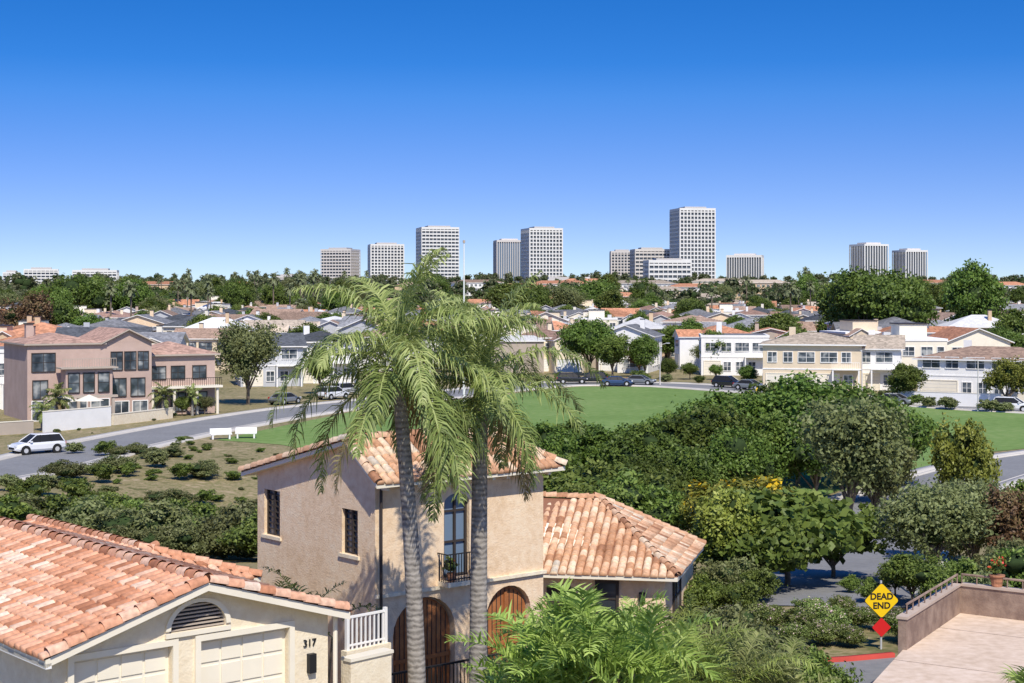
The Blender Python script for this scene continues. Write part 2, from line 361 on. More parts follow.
# ------------------------------------------------------------------ tile roofs (individual tiles)
def tile_plane(pts,w=.27,l=.38,seed=0,lift=.0):
    rg=np.random.default_rng(seed);P=[np.array(p,float) for p in pts]
    e=P[1]-P[0];e/=np.linalg.norm(e);n=np.cross(e,P[2]-P[0]);n/=np.linalg.norm(n);s=np.cross(n,e)
    q=[((p-P[0])@e,(p-P[0])@s) for p in P]
    def ins(x,y):
        c=False;j=len(q)-1
        for i in range(len(q)):
            if (q[i][1]>y)!=(q[j][1]>y) and x<(q[j][0]-q[i][0])*(y-q[i][1])/(q[j][1]-q[i][1])+q[i][0]: c=not c
            j=i
        return c
    a0=min(t[0] for t in q);a1=max(t[0] for t in q);b1=max(t[1] for t in q)
    k=6;th=np.linspace(0,math.pi,k);V=[];Fc=[];T=[];r=w*.46
    b=0.0;row=0
    while b<b1-.05:
        a=a0+w/2
        while a<a1:
            if ins(a,b+l*.5):
                j=rg.normal(size=3)*.008;t=float(np.clip(rg.beta(2.2,2.2)+.12*math.sin(a*.7+row*.5),0,1))
                i0=len(V)
                for (bb,up,rr_) in ((b-.04+j[0],.035,r),(b+l+.02,.0,r*.9)):
                    for t2 in th:
                        V.append(P[0]+e*(a+j[1]-math.cos(t2)*rr_)+s*bb+n*(up+lift+.01+math.sin(t2)*rr_*.75))
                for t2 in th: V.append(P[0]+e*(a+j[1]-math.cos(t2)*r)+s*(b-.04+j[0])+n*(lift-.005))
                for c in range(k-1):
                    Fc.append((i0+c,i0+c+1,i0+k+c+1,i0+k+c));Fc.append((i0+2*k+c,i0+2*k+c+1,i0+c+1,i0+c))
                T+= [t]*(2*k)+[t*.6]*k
            a+=w
        b+=l;row+=1
    return (np.array(V),np.array(Fc),0,np.array(T))
def ridge_tiles(p0,p1,seed=0,r=.13,l=.38,up=.05):
    rg=np.random.default_rng(seed);p0=np.array(p0,float);p1=np.array(p1,float);L=np.linalg.norm(p1-p0);d=(p1-p0)/L
    sd=np.cross(d,[0,0,1]);sd/=np.linalg.norm(sd);n=np.cross(sd,d);V=[];Fc=[];T=[];k=7;th=np.linspace(-.25,math.pi+.25,k);a=0
    while a<L-.05:
        t=rg.beta(2,2);i0=len(V)
        for (aa,u,rr_) in ((a,.03,r),(a+l+.04,.0,r*.88)):
            for t2 in th: V.append(p0+d*aa+sd*math.cos(t2)*rr_+n*(up+u+math.sin(t2)*rr_))
        for c in range(k-1): Fc.append((i0+c,i0+c+1,i0+k+c+1,i0+k+c))
        T+=[t]*(2*k);a+=l
    return (np.array(V),np.array(Fc),0,np.array(T))
def tiled_roof(parent,planes,ridges,mat,seed=1,th=.12):
    mb=MB()
    for p in planes: mb.slab(p,th,'under','cream')
    mb.obj('roof_deck',parent)
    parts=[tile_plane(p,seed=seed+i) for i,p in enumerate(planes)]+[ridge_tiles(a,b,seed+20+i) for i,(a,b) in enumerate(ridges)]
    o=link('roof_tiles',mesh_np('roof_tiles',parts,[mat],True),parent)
def cut(obj,cutters):
    for c in cutters:
        md=obj.modifiers.new('b','BOOLEAN');md.operation='DIFFERENCE';md.solver='EXACT';md.object=c
    dg=bpy.context.evaluated_depsgraph_get();me=bpy.data.meshes.new_from_object(obj.evaluated_get(dg))
    obj.modifiers.clear();obj.data=me
    for c in cutters: bpy.data.objects.remove(c)
def arch_prof(a0,a1,z0,z1,arch,n=12):
    pts=[(a0,z0),(a1,z0)]
    if arch<=0: return pts+[(a1,z1),(a0,z1)]
    c=(a0+a1)/2;r=(a1-a0)/2
    for i in range(n+1):
        t=math.pi*i/n;pts.append((c+r*math.cos(t),z1-arch+arch*math.sin(t)))
    return pts
def arch_prism(mb,side,a0,a1,z0,z1,arch,o0,o1,mat):   # side 'F': plane y ; 'L': plane x
    pr=arch_prof(a0,a1,z0,z1,arch);n=len(pr)
    if side=='F': A=[(a,o0,z) for a,z in pr];B=[(a,o1,z) for a,z in pr]
    else: A=[(o0,a,z) for a,z in pr];B=[(o1,a,z) for a,z in pr]
    i=len(mb.v);mb.v+=A+B;k=mb.mi(mat)
    mb.f.append(tuple(range(i,i+n)));mb.m.append(k);mb.f.append(tuple(range(i+2*n-1,i+n-1,-1)));mb.m.append(k)
    for j in range(n):
        j2=(j+1)%n;mb.f.append((i+j2,i+j,i+n+j,i+n+j2));mb.m.append(k)
def fix_normals(o):
    import bmesh
    bm=bmesh.new();bm.from_mesh(o.data);bmesh.ops.recalc_face_normals(bm,faces=bm.faces);bm.to_mesh(o.data);bm.free()
def cutter(parent,*a):
    mb=MB();arch_prism(mb,*a,'stucco');o=mb.obj('cutter',parent);fix_normals(o);return o
ROT=math.atan2(.646,.763)
# ---- stucco villa (tower block)
root=empty('stucco_villa',(-3.85,45,0),ROT)
bpy.context.view_layer.update()
mb=MB();mb.box(0,6.3,0,6.3,.5,8.3,'stucco');w=mb.obj('walls',root)
bpy.context.view_layer.update()
cuts=[cutter(root,'F',2.45,3.4,5.6,8.05,.3,-.5,.22),cutter(root,'F',.62,2.85,2.0,5.15,1.0,-.5,.3),cutter(root,'F',4.05,5.8,2.0,5.1,.85,-.5,.3),
      cutter(root,'L',.85,1.65,6.4,7.7,0,-.5,.2),cutter(root,'L',5.0,5.9,6.45,7.85,0,-.5,.2)]
bpy.context.view_layer.update();cut(w,cuts)
RY=1.1
mb=MB()
pr=[(0,8.3),(0,8.80),(RY,9.56),(6.3,8.38),(6.3,8.3)]
A=[(0.0,a,z) for a,z in pr];B=[(4.6,a,z) for a,z in pr]
mb.poly(A[::-1],'stucco');mb.poly(B,'stucco')
for j in range(5): mb.poly([A[j],A[(j+1)%5],B[(j+1)%5],B[j]],'stucco')
mb.box(4.6,6.28,.02,6.2,8.3,8.5,'stucco')
mb.box(-.02,6.36,-.10,-.002,5.32,5.42,'stucco2')
mb.obj('gable',root)
tiled_roof(root,[[(-.3,-.5,8.6),(6.75,-.5,8.6),(5.0,RY,9.7),(-.3,RY,9.7)],[(6.75,-.5,8.6),(6.75,6.8,8.3),(5.0,RY,9.7)],[(6.75,6.8,8.3),(-.3,6.8,8.3),(-.3,RY,9.7),(5.0,RY,9.7)]],
   [((-.3,RY,9.7),(5.0,RY,9.7)),((6.75,-.5,8.6),(5.0,RY,9.7)),((6.75,6.8,8.3),(5.0,RY,9.7)),((-.27,-.5,8.6),(-.27,RY,9.7)),((-.27,6.8,8.3),(-.27,RY,9.7))],'tile2',3)
mb=MB()
for i in range(12): mb.box(.1+i*.55,.2+i*.55,-.42,0,8.38,8.5,'stucco2')
def doorleaf(a0,a1,z0,z1,arch,y,mat,glass=None):
    arch_prism(mb,'F',a0,a1,z0,z1,arch,y,y+.06,mat)
    n=int((a1-a0)/.16)
    for i in range(1,n):
        x=a0+i*(a1-a0)/n;h=z1-arch+arch*math.sqrt(max(0,1-((x-(a0+a1)/2)/((a1-a0)/2))**2))
        mb.box(x-.012,x+.012,y-.015,y+.001,z0,h-.06,'darkw')
doorleaf(.66,2.81,2.0,5.1,1.0,.2,'wood');doorleaf(4.09,5.76,2.0,5.05,.85,.2,'wood')
for a0,a1 in ((.66,2.81),(4.09,5.76)):
    c=(a0+a1)/2;mb.box(c-.05,c+.05,.15,.199,2,4.9,'wood')
    mb.box(a0,a1,.16,.199,3.3,3.42,'wood')
arch_prism(mb,'F',2.47,3.38,5.62,8.03,.3,.17,.2,'bglass')
for x in (2.47,2.90,3.31): mb.box(x,x+.07,.1,.168,5.62,7.85,'darkw')
for z in (5.62,6.6,7.5): mb.box(2.54,3.31,.11,.166,z,z+.06,'darkw')
mb.box(2.2,3.65,-.5,-.001,5.42,5.55,'stucco2')
for i in range(15): x=2.22+i*.1;mb.box(x,x+.018,-.48,-.46,5.55,6.35,'iron')
for z in (5.62,6.35): mb.box(2.2,3.65,-.485,-.455,z,z+.03,'iron')
for x in (2.2,3.62): mb.box(x,x+.03,-.455,0,6.35,6.38,'iron');[mb.box(x+.005,x+.025,-.4+j*.1,-.385+j*.1,5.55,6.35,'iron') for j in range(4)]
for z0,z1,y0,y1 in ((6.4,7.7,.85,1.65),(6.45,7.85,5.0,5.9)):
    mb.box(.16,.2,y0,y1,z0,z1,'glass')
    for yy in (y0,(y0+y1)/2-.03,y1-.07): mb.box(.1,.158,yy,yy+.07,z0,z1,'darkw')
    for k in range(8): mb.box(.11,.157,y0+.07,y1-.07,z0+k*(z1-z0)/8,z0+k*(z1-z0)/8+.035,'darkw')
    mb.box(-.06,0,y0-.1,y1+.1,z0-.1,z0-.002,'stucco2')
mb.cyl((.12,-.12,2),(.12,-.12,8.4),.045,.045,'darkw')
mb.cyl((3.5,-.05,4.6),(3.5,-.22,4.6),.03,.03,'iron');mb.box(3.42,3.58,-.3,-.14,4.2,4.6,'iron')
mb.obj('doors_windows_trim',root)
pot=MB();pot.cyl((0,0,0),(0,0,.25),.1,.15,'r_or',10);pot.obj('balcony_pot',root,loc=(2.5,-.3,5.55))
link('balcony_plant',mesh_np('balcony_plant',tree_parts(.55,.3,0,5,8,12,.05,77,tr=0),['bark','lf_redfl','core']),root,(2.5,-.3,5.75))
# ---- single storey wing
wing=empty('stucco_bungalow',(0,0,0),0)
mb=MB()
fp=[(.9,52.6),(4.95,51.75),(6.5,57.4),(2.5,61),(-1,58.5)]
n=len(fp)
for i in range(n):
    a=fp[i];b_=fp[(i+1)%n];mb.poly([(a[0],a[1],.5),(b_[0],b_[1],.5),(b_[0],b_[1],4.85),(a[0],a[1],4.85)],'stucco')
mb.poly([(p[0],p[1],4.85) for p in fp],'stucco')
mb.obj('walls',wing)
zE=4.8
A_=(.2,52.1,zE);B_=(5.3,51.2,zE);C_=(6.9,57.6,zE);D_=(3,62,zE);R1=(-1.2,56.8,6.75);R2=(3.1,56.6,6.6)
tiled_roof(wing,[[A_,B_,R2,R1],[B_,C_,R2],[C_,D_,R2]],[(B_,R2),(C_,R2),(R2,R1)],'tile2',40,.14)
mb=MB();dx=Vector((4.05,-.85)).normalized();dn=Vector((dx[1],-dx[0]))
o=fp[0]
def win(mb,o,dx,dn,a,z,w,h,fr='white',gl='glass',mull=1,hm=1,sill=True,fw=.09):
    mb.obox(o,dx,dn,a,a+w,-.05,.02,z,z+h,gl)
    mb.obox(o,dx,dn,a-fw,a,-.05,.08,z-fw,z+h+fw,fr);mb.obox(o,dx,dn,a+w,a+w+fw,-.05,.08,z-fw,z+h+fw,fr)
    mb.obox(o,dx,dn,a,a+w,-.05,.078,z+h,z+h+fw,fr);mb.obox(o,dx,dn,a,a+w,-.05,.12 if sill else .078,z-fw,z,fr)
    for i in range(1,mull+1): mb.obox(o,dx,dn,a+w*i/(mull+1)-.03,a+w*i/(mull+1)+.03,-.05,.05,z,z+h,fr)
    for i in range(1,hm+1): mb.obox(o,dx,dn,a,a+w,-.05,.048,z+h*i/(hm+1)-.025,z+h*i/(hm+1)+.025,fr)
win(mb,o,dx,dn,1.95,3.45,.6,1.0,'darkw',mull=0,hm=1)
mb.obox(o,dx,dn,.25,1.05,-.05,.03,2,4.3,'darkw')
dx2=Vector((1.55,5.65)).normalized();dn2=Vector((dx2[1],-dx2[0]))
win(mb,fp[1],dx2,dn2,1.5,3.2,1.2,1.1,'darkw')
mb.obox(o,dx,dn,3.3,3.5,.0,.12,3.9,4.2,'iron')
mb.obj('windows',wing)
# ---- garage
gr=empty('garage_building',(-8.6,29.5,0),ROT)
mb=MB();pr=[(.3,3.5),(.3,7.16),(3.39,8.08),(6.48,7.16),(6.48,3.5)]
A=[(x,.4,z) for x,z in pr];B=[(x,13.8,z) for x,z in pr]
mb.poly(A[::-1],'stucco2');mb.poly(B,'stucco2')
for j in range(5): mb.poly([A[j],A[(j+1)%5],B[(j+1)%5],B[j]],'stucco2')
w=mb.obj('walls',gr);fix_normals(w)
bpy.context.view_layer.update()
cuts=[cutter(gr,'F',.72,2.8,4.5,6.98,0,0,.6),cutter(gr,'F',3.42,5.5,4.5,6.98,0,0,.6),cutter(gr,'F',2.75,4.0,7.22,7.78,.5,0,.55)]
bpy.context.view_layer.update();cut(w,cuts)
tiled_roof(gr,[[(0,14,7.18),(0,0,7.18),(3.39,0,8.2),(3.39,14,8.2)],[(6.78,0,7.18),(6.78,14,7.18),(3.39,14,8.2),(3.39,0,8.2)]],
  [((3.39,0,8.2),(3.39,14,8.2)),((.08,.06,7.2),(3.39,.06,8.2)),((6.7,.06,7.2),(3.39,.06,8.2))],'tile',60,.16)
mb=MB()
for a in (.72,3.42):
    mb.box(a,a+2.08,.54,.58,4.5,6.98,'cream')
    for r_ in range(5):
        for c in range(4):
            mb.box(a+.06+c*.5,a+.5+c*.5,.515,.54,4.56+r_*.485,4.96+r_*.485,'cream')
    mb.box(a-.12,a,.34,.399,4.4,7.1,'cream');mb.box(a+2.08,a+2.2,.34,.399,4.4,7.1,'cream');mb.box(a,a+2.08,.34,.399,6.98,7.1,'cream')
for k in range(7): 
    z=7.24+k*.075;hw=.62*math.sqrt(max(.02,1-max(0,(z-7.28)/.5)**2));mb.box(3.375-hw,3.375+hw,.42,.50,z,z+.03,'taupe')
arch_prism(mb,'F',2.76,3.99,7.22,7.77,.5,.52,.54,'darkw')
for i in range(14):
    t0=math.pi*i/14;t1=math.pi*(i+1)/14;c=3.375
    q=[(c+R*math.cos(t),7.27+(R*.8)*math.sin(t)) for R,t in ((.625,t0),(.73,t0),(.73,t1),(.625,t1))]
    mb.hexa([(x,.34,z) for x,z in q]+[(x,.398,z) for x,z in q],'cream')
mb.box(2.64,4.1,.33,.398,7.13,7.22,'cream')
mb.box(0,.12,.0,14,7.0,7.1,'white')
mb.cyl((6.6,.3,4.4),(6.6,.3,7.1),.05,.05,'cream')
mb.box(5.95,6.12,.28,.399,5.95,6.35,'iron')
mb.obj('garage_doors_trim',gr)
t=bpy.data.curves.new('number','FONT');t.body='317';t.size=.22;t.extrude=.015;to=bpy.data.objects.new('house_number',t);COL.objects.link(to);to.parent=gr;to.location=(5.85,.385,6.5);to.rotation_euler=(math.pi/2,0,0);t.materials.append(M['iron'])
# ---- small building behind the garage
sb=empty('low_tiled_house',(-7.07,44.5,0),ROT)
mb=MB();mb.box(-4.6,-.3,.3,9,1,6.05,'stucco');mb.box(-3.3,-1.6,.22,.298,5.2,6.0,'glass');mb.box(-.299,-.24,2,3.4,4.9,5.8,'glass');mb.obj('walls',sb)
tiled_roof(sb,[[(-5,9.4,6.0),(-5,0,6.0),(-2.45,1.6,6.8),(-2.45,9.4,6.8)],[(.1,0,6.0),(.1,9.4,6.0),(-2.45,9.4,6.8),(-2.45,1.6,6.8)],[(-5,0,6.0),(.1,0,6.0),(-2.45,1.6,6.8)]],
  [((-2.45,1.6,6.8),(-2.45,9.4,6.8)),((-5,0,6.0),(-2.45,1.6,6.8)),((.1,0,6.0),(-2.45,1.6,6.8))],'tile',90)
# ---- foreground walls and railings
def fence(name,pts,z0,h,mat='iron',step=.12,posts=True,t=.02):
    mb=MB()
    for a,b in zip(pts[:-1],pts[1:]):
        a=Vector(a);b=Vector(b);L=(b-a).length;d=(b-a)/L;nrm=Vector((d[1],-d[0]));k=int(L/step)
        for i in range(k+1): mb.obox(a,d,nrm,i*step,i*step+t,-t/2,t/2,z0,z0+h-.03,mat)
        mb.obox(a,d,nrm,0,L,-.03,.03,z0+h-.03,z0+h+.02,mat);mb.obox(a,d,nrm,0,L,-.02,.02,z0+.08,z0+.12,mat)
        if posts:
            for q in (0,L): mb.obox(a,d,nrm,q-.04,q+.04,-.04,.04,z0-.3,z0+h+.08,mat)
    return mb.obj(name)
def wall(name,pts,z0,z1,th,mat,cap=None):
    mb=MB()
    for a,b in zip(pts[:-1],pts[1:]):
        a=Vector(a);b=Vector(b);L=(b-a).length;d=(b-a)/L;nrm=Vector((d[1],-d[0]))
        mb.obox(a,d,nrm,-th/2+.003,L+th/2-.003,-th/2,th/2,z0,z1,mat)
        if cap: mb.obox(a,d,nrm,-th/2-.03,L+th/2+.03,-th/2-.04,th/2+.04,z1,z1+.07,cap)
    return mb.obj(name)
wall('garden_wall',[(-3.5,34.8),(-2.85,35.5)],3,5.95,.25,'stucco2','cream')
fence('white_railing',[(-3.75,36.4),(-2.95,37.2)],5.8,.75,'white',.13,True,.035)
wall('garden_wall',[(-3.75,36.4),(-2.95,37.2)],2.5,5.8,.2,'stucco2')
fence('iron_fence',[(-3.2,40.5),(-.2,43)],2.2,2.05)
wall('patio_wall',[(1.0,48.4),(5.2,47.6)],1,3.3,.3,'stucco','cap');fence('iron_fence',[(1.0,48.4),(5.2,47.6)],3.37,.85)
mb=MB();mb.slab([(6,30,0),(22,30,0),(22,40.5,0),(14.7,45.5,0),(13.0,46.7,0),(10.3,42,0),(7.6,36,0)],3,'terrace','brownwall')
mb.obj('concrete_terrace',loc=(0,0,4.6))
jl=MB()
for a,b in (((8.0,36.9),(17,31)),((9.7,40.7),(19.5,34.3)),((11.8,44.6),(21.5,38))):
    a=Vector(a);b=Vector(b);L=(b-a).length;d=(b-a)/L;jl.obox(a,d,Vector((d[1],-d[0])),0,L,-.015,.015,4.55,4.604,'brownwall')
jl.obj('terrace_joint')
wall('terrace_parapet',[(10.25,41.9),(13.0,46.7),(14.75,45.45),(16,44.6)],4.4,5.4,.22,'brownwall','cap')
mb=MB()
for q0,q1,nn in (((13.1,46.6),(16,44.55),9),((10.4,42.15),(12.95,46.55),10)):
    for i in range(nn):
        p=Vector(q0).lerp(Vector(q1),i/(nn-1));mb.cyl((p[0],p[1],5.45),(p[0],p[1],5.72),.02,.02,'brownwall',6)
    mb.cyl((*q0,5.72),(*q1,5.72),.035,.035,'brownwall',6)
mb.obj('terrace_handrail')
# dead end sign
sg=empty('dead_end_sign',(11.3,49,g1(11.3,49)),math.radians(4))
def diamond(mb,y,cz,r,mat,rc=.08,th=.01):
    pts=[]
    for q in range(4):
        an=math.pi/2*q;c=Vector((math.cos(an),math.sin(an)))*(r-rc*1.414)
        for k in range(5):
            a=an-math.pi/4+math.pi/2*k/4;pts.append((c[0]+rc*math.cos(a),cz+c[1]+rc*math.sin(a)))
    n=len(pts);i=len(mb.v);mb.v+=[(x,y,z) for x,z in pts]+[(x,y+th,z) for x,z in pts];k=mb.mi(mat)
    mb.f.append(tuple(range(i,i+n)));mb.m.append(k);mb.f.append(tuple(range(i+2*n-1,i+n-1,-1)));mb.m.append(k)
    for j in range(n): mb.f.append((i+j,i+n+j,i+n+(j+1)%n,i+(j+1)%n));mb.m.append(k)
mb=MB();mb.cyl((0,0,-.5),(0,0,2.1),.035,.035,'steel');diamond(mb,-.056,1.5,.56,'iron');diamond(mb,-.067,1.5,.54,'signy',.075);mb.obj('sign_plate',sg)
mb=MB();diamond(mb,-.056,.68,.3,'signr',.04);mb.obj('red_marker',sg)
for i,tx in enumerate(('DEAD','END')):
    t=bpy.data.curves.new('txt','FONT');t.body=tx;t.size=.27;t.align_x='CENTER';t.extrude=.003;t.offset=.008;t.materials.append(M['iron'])
    to=bpy.data.objects.new('legend_'+tx.lower(),t);COL.objects.link(to);to.parent=sg;to.location=(0,-.072,1.54-.28*i);to.rotation_euler=(math.pi/2,0,0)
# ------------------------------------------------------------------ houses
def roof_hip(mb,x0,x1,y0,y1,z,h,mat,ov=.5,trim='white'):
    x0-=ov;x1+=ov;y0-=ov;y1+=ov
    mb.box(x0,x1,y0,y1,z,z+.18,trim);z+=.182
    w=x1-x0;d=y1-y0
    if w>=d: a=(x0+d/2,(y0+y1)/2,z+h);b=(x1-d/2,(y0+y1)/2,z+h)
    else: a=((x0+x1)/2,y0+w/2,z+h);b=((x0+x1)/2,y1-w/2,z+h)
    p=[(x0,y0,z),(x1,y0,z),(x1,y1,z),(x0,y1,z)]
    if w>=d: mb.poly([p[0],p[1],b,a],mat);mb.poly([p[1],p[2],b],mat);mb.poly([p[2],p[3],a,b],mat);mb.poly([p[3],p[0],a],mat)
    else: mb.poly([p[0],p[1],a],mat);mb.poly([p[1],p[2],b,a],mat);mb.poly([p[2],p[3],b],mat);mb.poly([p[3],p[0],a,b],mat)
def roof_gable(mb,x0,x1,y0,y1,z,h,mat,wallm,ov=.5,axis='x',trim='white'):
    if axis=='x':
        ym=(y0+y1)/2;mb.poly([(x0,y0,z),(x0,y1,z),(x0,ym,z+h)][::-1],wallm);mb.poly([(x1,y0,z),(x1,y1,z),(x1,ym,z+h)],wallm)
        k=h/(ym-y0);zo=z-k*ov+.15
        mb.slab([(x0-ov,y0-ov,zo),(x1+ov,y0-ov,zo),(x1+ov,ym,z+h+.15),(x0-ov,ym,z+h+.15)],.14,mat,trim)
        mb.slab([(x1+ov,y1+ov,zo),(x0-ov,y1+ov,zo),(x0-ov,ym,z+h+.15),(x1+ov,ym,z+h+.15)],.14,mat,trim)
    else:
        xm=(x0+x1)/2;mb.poly([(x0,y0,z),(x1,y0,z),(xm,y0,z+h)],wallm);mb.poly([(x0,y1,z),(x1,y1,z),(xm,y1,z+h)][::-1],wallm)
        k=h/(xm-x0);zo=z-k*ov+.15
        mb.slab([(x0-ov,y1+ov,zo),(x0-ov,y0-ov,zo),(xm,y0-ov,z+h+.15),(xm,y1+ov,z+h+.15)],.14,mat,trim)
        mb.slab([(x1+ov,y0-ov,zo),(x1+ov,y1+ov,zo),(xm,y1+ov,z+h+.15),(xm,y0-ov,z+h+.15)],.14,mat,trim)
def garage(mb,o,dx,dn,a,z,w,h,mat='white'):
    mb.obox(o,dx,dn,a,a+w,-.05,.03,z,z+h,mat)
    for i in range(5): mb.obox(o,dx,dn,a+.02,a+w-.02,.03,.036,z+i*h/5,z+i*h/5+.03,'greyw')
    mb.obox(o,dx,dn,a-.12,a,-.05,.09,z,z+h+.12,'cream');mb.obox(o,dx,dn,a+w,a+w+.12,-.05,.09,z,z+h+.12,'cream');mb.obox(o,dx,dn,a,a+w,-.05,.088,z+h,z+h+.12,'cream')
def rail(mb,x0,x1,y,z,h,kind):
    if kind=='glass': mb.box(x0,x1,y,y+.03,z+.05,z+h-.05,'bglass');mb.box(x0,x1,y-.02,y+.05,z+h-.05,z+h,'white')
    else:
        n=int((x1-x0)/.25)
        for i in range(n+1): xx=x0+(x1-x0)*i/n;mb.box(xx-.02,xx+.02,y,y+.04,z,z+h-.06,kind)
        mb.box(x0-.02,x1+.02,y-.02,y+.06,z+h-.06,z+h,kind)
def blockwin(mb,x0,x1,y0,y1,z0,z1,rg,fr,front=True,garage_front=False):
    faces=[((x0,y0),(1,0),(0,-1),x1-x0),((x1,y0),(0,1),(1,0),y1-y0),((x1,y1),(-1,0),(0,1),x1-x0),((x0,y1),(0,-1),(-1,0),y1-y0)]
    for k,(o,dx,dn,L) in enumerate(faces):
        z=z0;fl=0
        while z+2.4<z1+.2:
            if k==0 and fl==0 and garage_front:
                gw=min(L*.42,4.8);garage(mb,o,dx,dn,.5,z0,gw,2.3,rg.choice(['white','cream','taupe']))
                a=gw+1.1
            else: a=rg.uniform(.5,1.1)
            while a<L-1.4:
                w=rg.choice([.9,1.3,1.8,2.4]) if k==0 else rg.choice([.8,1.2,1.6])
                if a+w>L-.4: w=L-.5-a
                tall=rg.random()<(.4 if k==0 else .1)
                if w>.5: win(mb,o,dx,dn,a,z+(.15 if tall else .95),w,2.1 if tall else 1.25,fr,'glass',1 if w>1 else 0,0 if rg.random()<.5 else 1)
                a+=w+rg.uniform(.5,1.3)
            z+=2.95;fl+=1
def proto(i):
    rg=random.Random(100+i)
    wallm=rg.choice(['white','white','beige','cream','greyw','taupe','stucco2','stucco','pink','tan','beige'])
    roofm=['r_or','r_gr','r_br','r_dk','r_or','r_tan','r_gr','r_wh','r_br','r_or','r_pk'][i%11];fr=rg.choice(['white','white','darkw'])
    w=rg.uniform(9,13);d=rg.uniform(9,13);fl=2 if i%5 else 1;h=fl*2.95+.2
    wl=MB();rf=MB();wn=MB()
    wl.box(-w/2,w/2,0,d,-3,h,wallm)
    blockwin(wn,-w/2,w/2,0,d,.1,h,rg,fr,True,True)
    st=rg.choice(['hip','gx','gy','hip','flat'])
    rh=rg.uniform(1.3,2.2)
    if st=='hip': roof_hip(rf,-w/2,w/2,0,d,h,rh,roofm)
    elif st=='gx': roof_gable(rf,-w/2,w/2,0,d,h,rh,roofm,wallm)
    elif st=='gy': roof_gable(rf,-w/2,w/2,0,d,h,rh,roofm,wallm,axis='y')
    else:
        rf.box(-w/2-.1,w/2+.1,-.1,d+.1,h,h+.35,'white');rf.box(-w/2+.2,w/2-.2,.2,d-.2,h+.35,h+.37,'r_wh')
        rf.box(-w/4,w/6,d*.3,d*.8,h+.37,h+2.4,wallm);rf.box(-w/4-.2,w/6+.2,d*.3-.2,d*.8+.2,h+2.4,h+2.55,'darkw')
        rf.box(w/4,w/4+1,d*.5,d*.5+1,h+.37,h+1.2,'steel')
    ww=rg.uniform(4,6);wd=rg.uniform(2,5);s=rg.choice([-1,1]);x0=s*(w/2-ww/2)-ww/2;x1=x0+ww;wh=h-rg.choice([0,2.95 if fl==2 else 0])-.25
    wl.box(x0+.01,x1-.01,-wd,0-.002,-3,wh,wallm)
    win(wn,(x0,-wd),(1,0),(0,-1),ww*.2,1.0 if wh<4 else 3.9,ww*.6,1.3,fr,'glass',2)
    if wh>4: garage(wn,(x0,-wd),(1,0),(0,-1),.5,.1,ww-1.2,2.3)
    if rg.random()<.5 or wh>4: roof_gable(rf,x0,x1,-wd,-.05,wh,1.2,roofm,wallm,.35,'y')
    else:
        rf.box(x0-.1,x1+.1,-wd-.1,-.01,wh,wh+.2,'white');rail(rf,x0,x1,-wd,wh+.2,1,rg.choice(['glass','white','iron']))
    if rg.random()<.6:
        sx=-s;a0=sx*w/2;lo=min(a0,a0+sx*3.2);hi=max(a0,a0+sx*3.2);h2=h-rg.choice([.6,2.9 if fl==2 else .6]);wl.box(lo+.003,hi-.003,1.5,d-2,-3,h2,rg.choice([wallm,'taupe','white']));roof_hip(rf,lo,hi,1.5,d-2,h2,.9,roofm,.3)
        win(wn,(lo,1.5),(1,0),(0,-1),.8,h2-2,1.5,1.2,fr)
    if rg.random()<.6: cx=rg.uniform(-w/3,w/3);wl.box(cx,cx+.8,d*.6,d*.6+.6,h,h+rh+1.0,wallm);wl.box(cx-.06,cx+.86,d*.6-.06,d*.6+.66,h+rh+1.0,h+rh+1.12,'darkw')
    if st=='gx' and i%3==0:
        k=rh/(d/2);
        for j in range(2):
            y0_,y1_=1.2,d/2-1.2;X0=-w/3+j*1.7
            rf.hexa([(X0,y0_,h+.17+k*y0_),(X0+1.6,y0_,h+.17+k*y0_),(X0+1.6,y1_,h+.17+k*y1_),(X0,y1_,h+.17+k*y1_),(X0,y0_,h+.24+k*y0_),(X0+1.6,y0_,h+.24+k*y0_),(X0+1.6,y1_,h+.24+k*y1_),(X0,y1_,h+.24+k*y1_)],'solar')
    return [('walls',wl.mesh('walls')),('roof',rf.mesh('roof')),('windows',wn.mesh('windows'))]
NP=33
PROT=[proto(i) for i in range(NP)]
def place(pi,x,y,rot=0,name='house',s=1.0):
    e=empty(name,(x,y,g1(x,y)),rot);e.scale=(s,s,s)
    for n_,me in PROT[pi%NP]: link(n_,me,e)
    return e
R=random.Random(5)
taken=[]
def near_taken(x,y,r): return any((x-a)**2+(y-b)**2<r*r for a,b in taken)
# -- pink house
ph=empty('pink_stucco_house',(-51.5,170,0),math.radians(30))
wl=MB();rf=MB();wn=MB()
wl.box(0,13.5,0,11,-2,8.3,'pink');wl.box(13.502,21.5,2.0,11,-2,6.6,'pink');wl.box(3.5,8.5,-2.2,-.002,-2,5.6,'pink')
roof_gable(rf,8.2,13.5,-.01,11,8.3,1.3,'r_pk','pink',.5,'y',trim='taupe');roof_hip(rf,0,8.0,0.01,11,8.1,1.0,'r_pk',.4,'taupe')
roof_hip(rf,13.6,21.5,2,11,6.6,1.3,'r_pk',.5,'taupe');rf.box(2.9,9.0,-2.7,-.51,5.6,5.75,'taupe')
rail(rf,3.1,8.8,-2.6,5.75,.95,'taupe')
for a,w_ in ((.5,2.4),(9.0,1.2),(10.5,1.2),(12,1.1)): win(wn,(0,0),(1,0),(0,-1),a,5.3,w_,1.9,'darkw','glass',1,1)
for a in (.6,9.1,11.2): win(wn,(0,0),(1,0),(0,-1),a,2.4,1.5,1.9,'darkw','glass',1,0)
for a in (3.8,5.4,7.0): win(wn,(0,-2.2),(1,0),(0,-1),a-3.5+3.5-.0 if False else a-3.5+.3-.3+3.5,3.1,1.1,2.0,'darkw','glass',0,1)
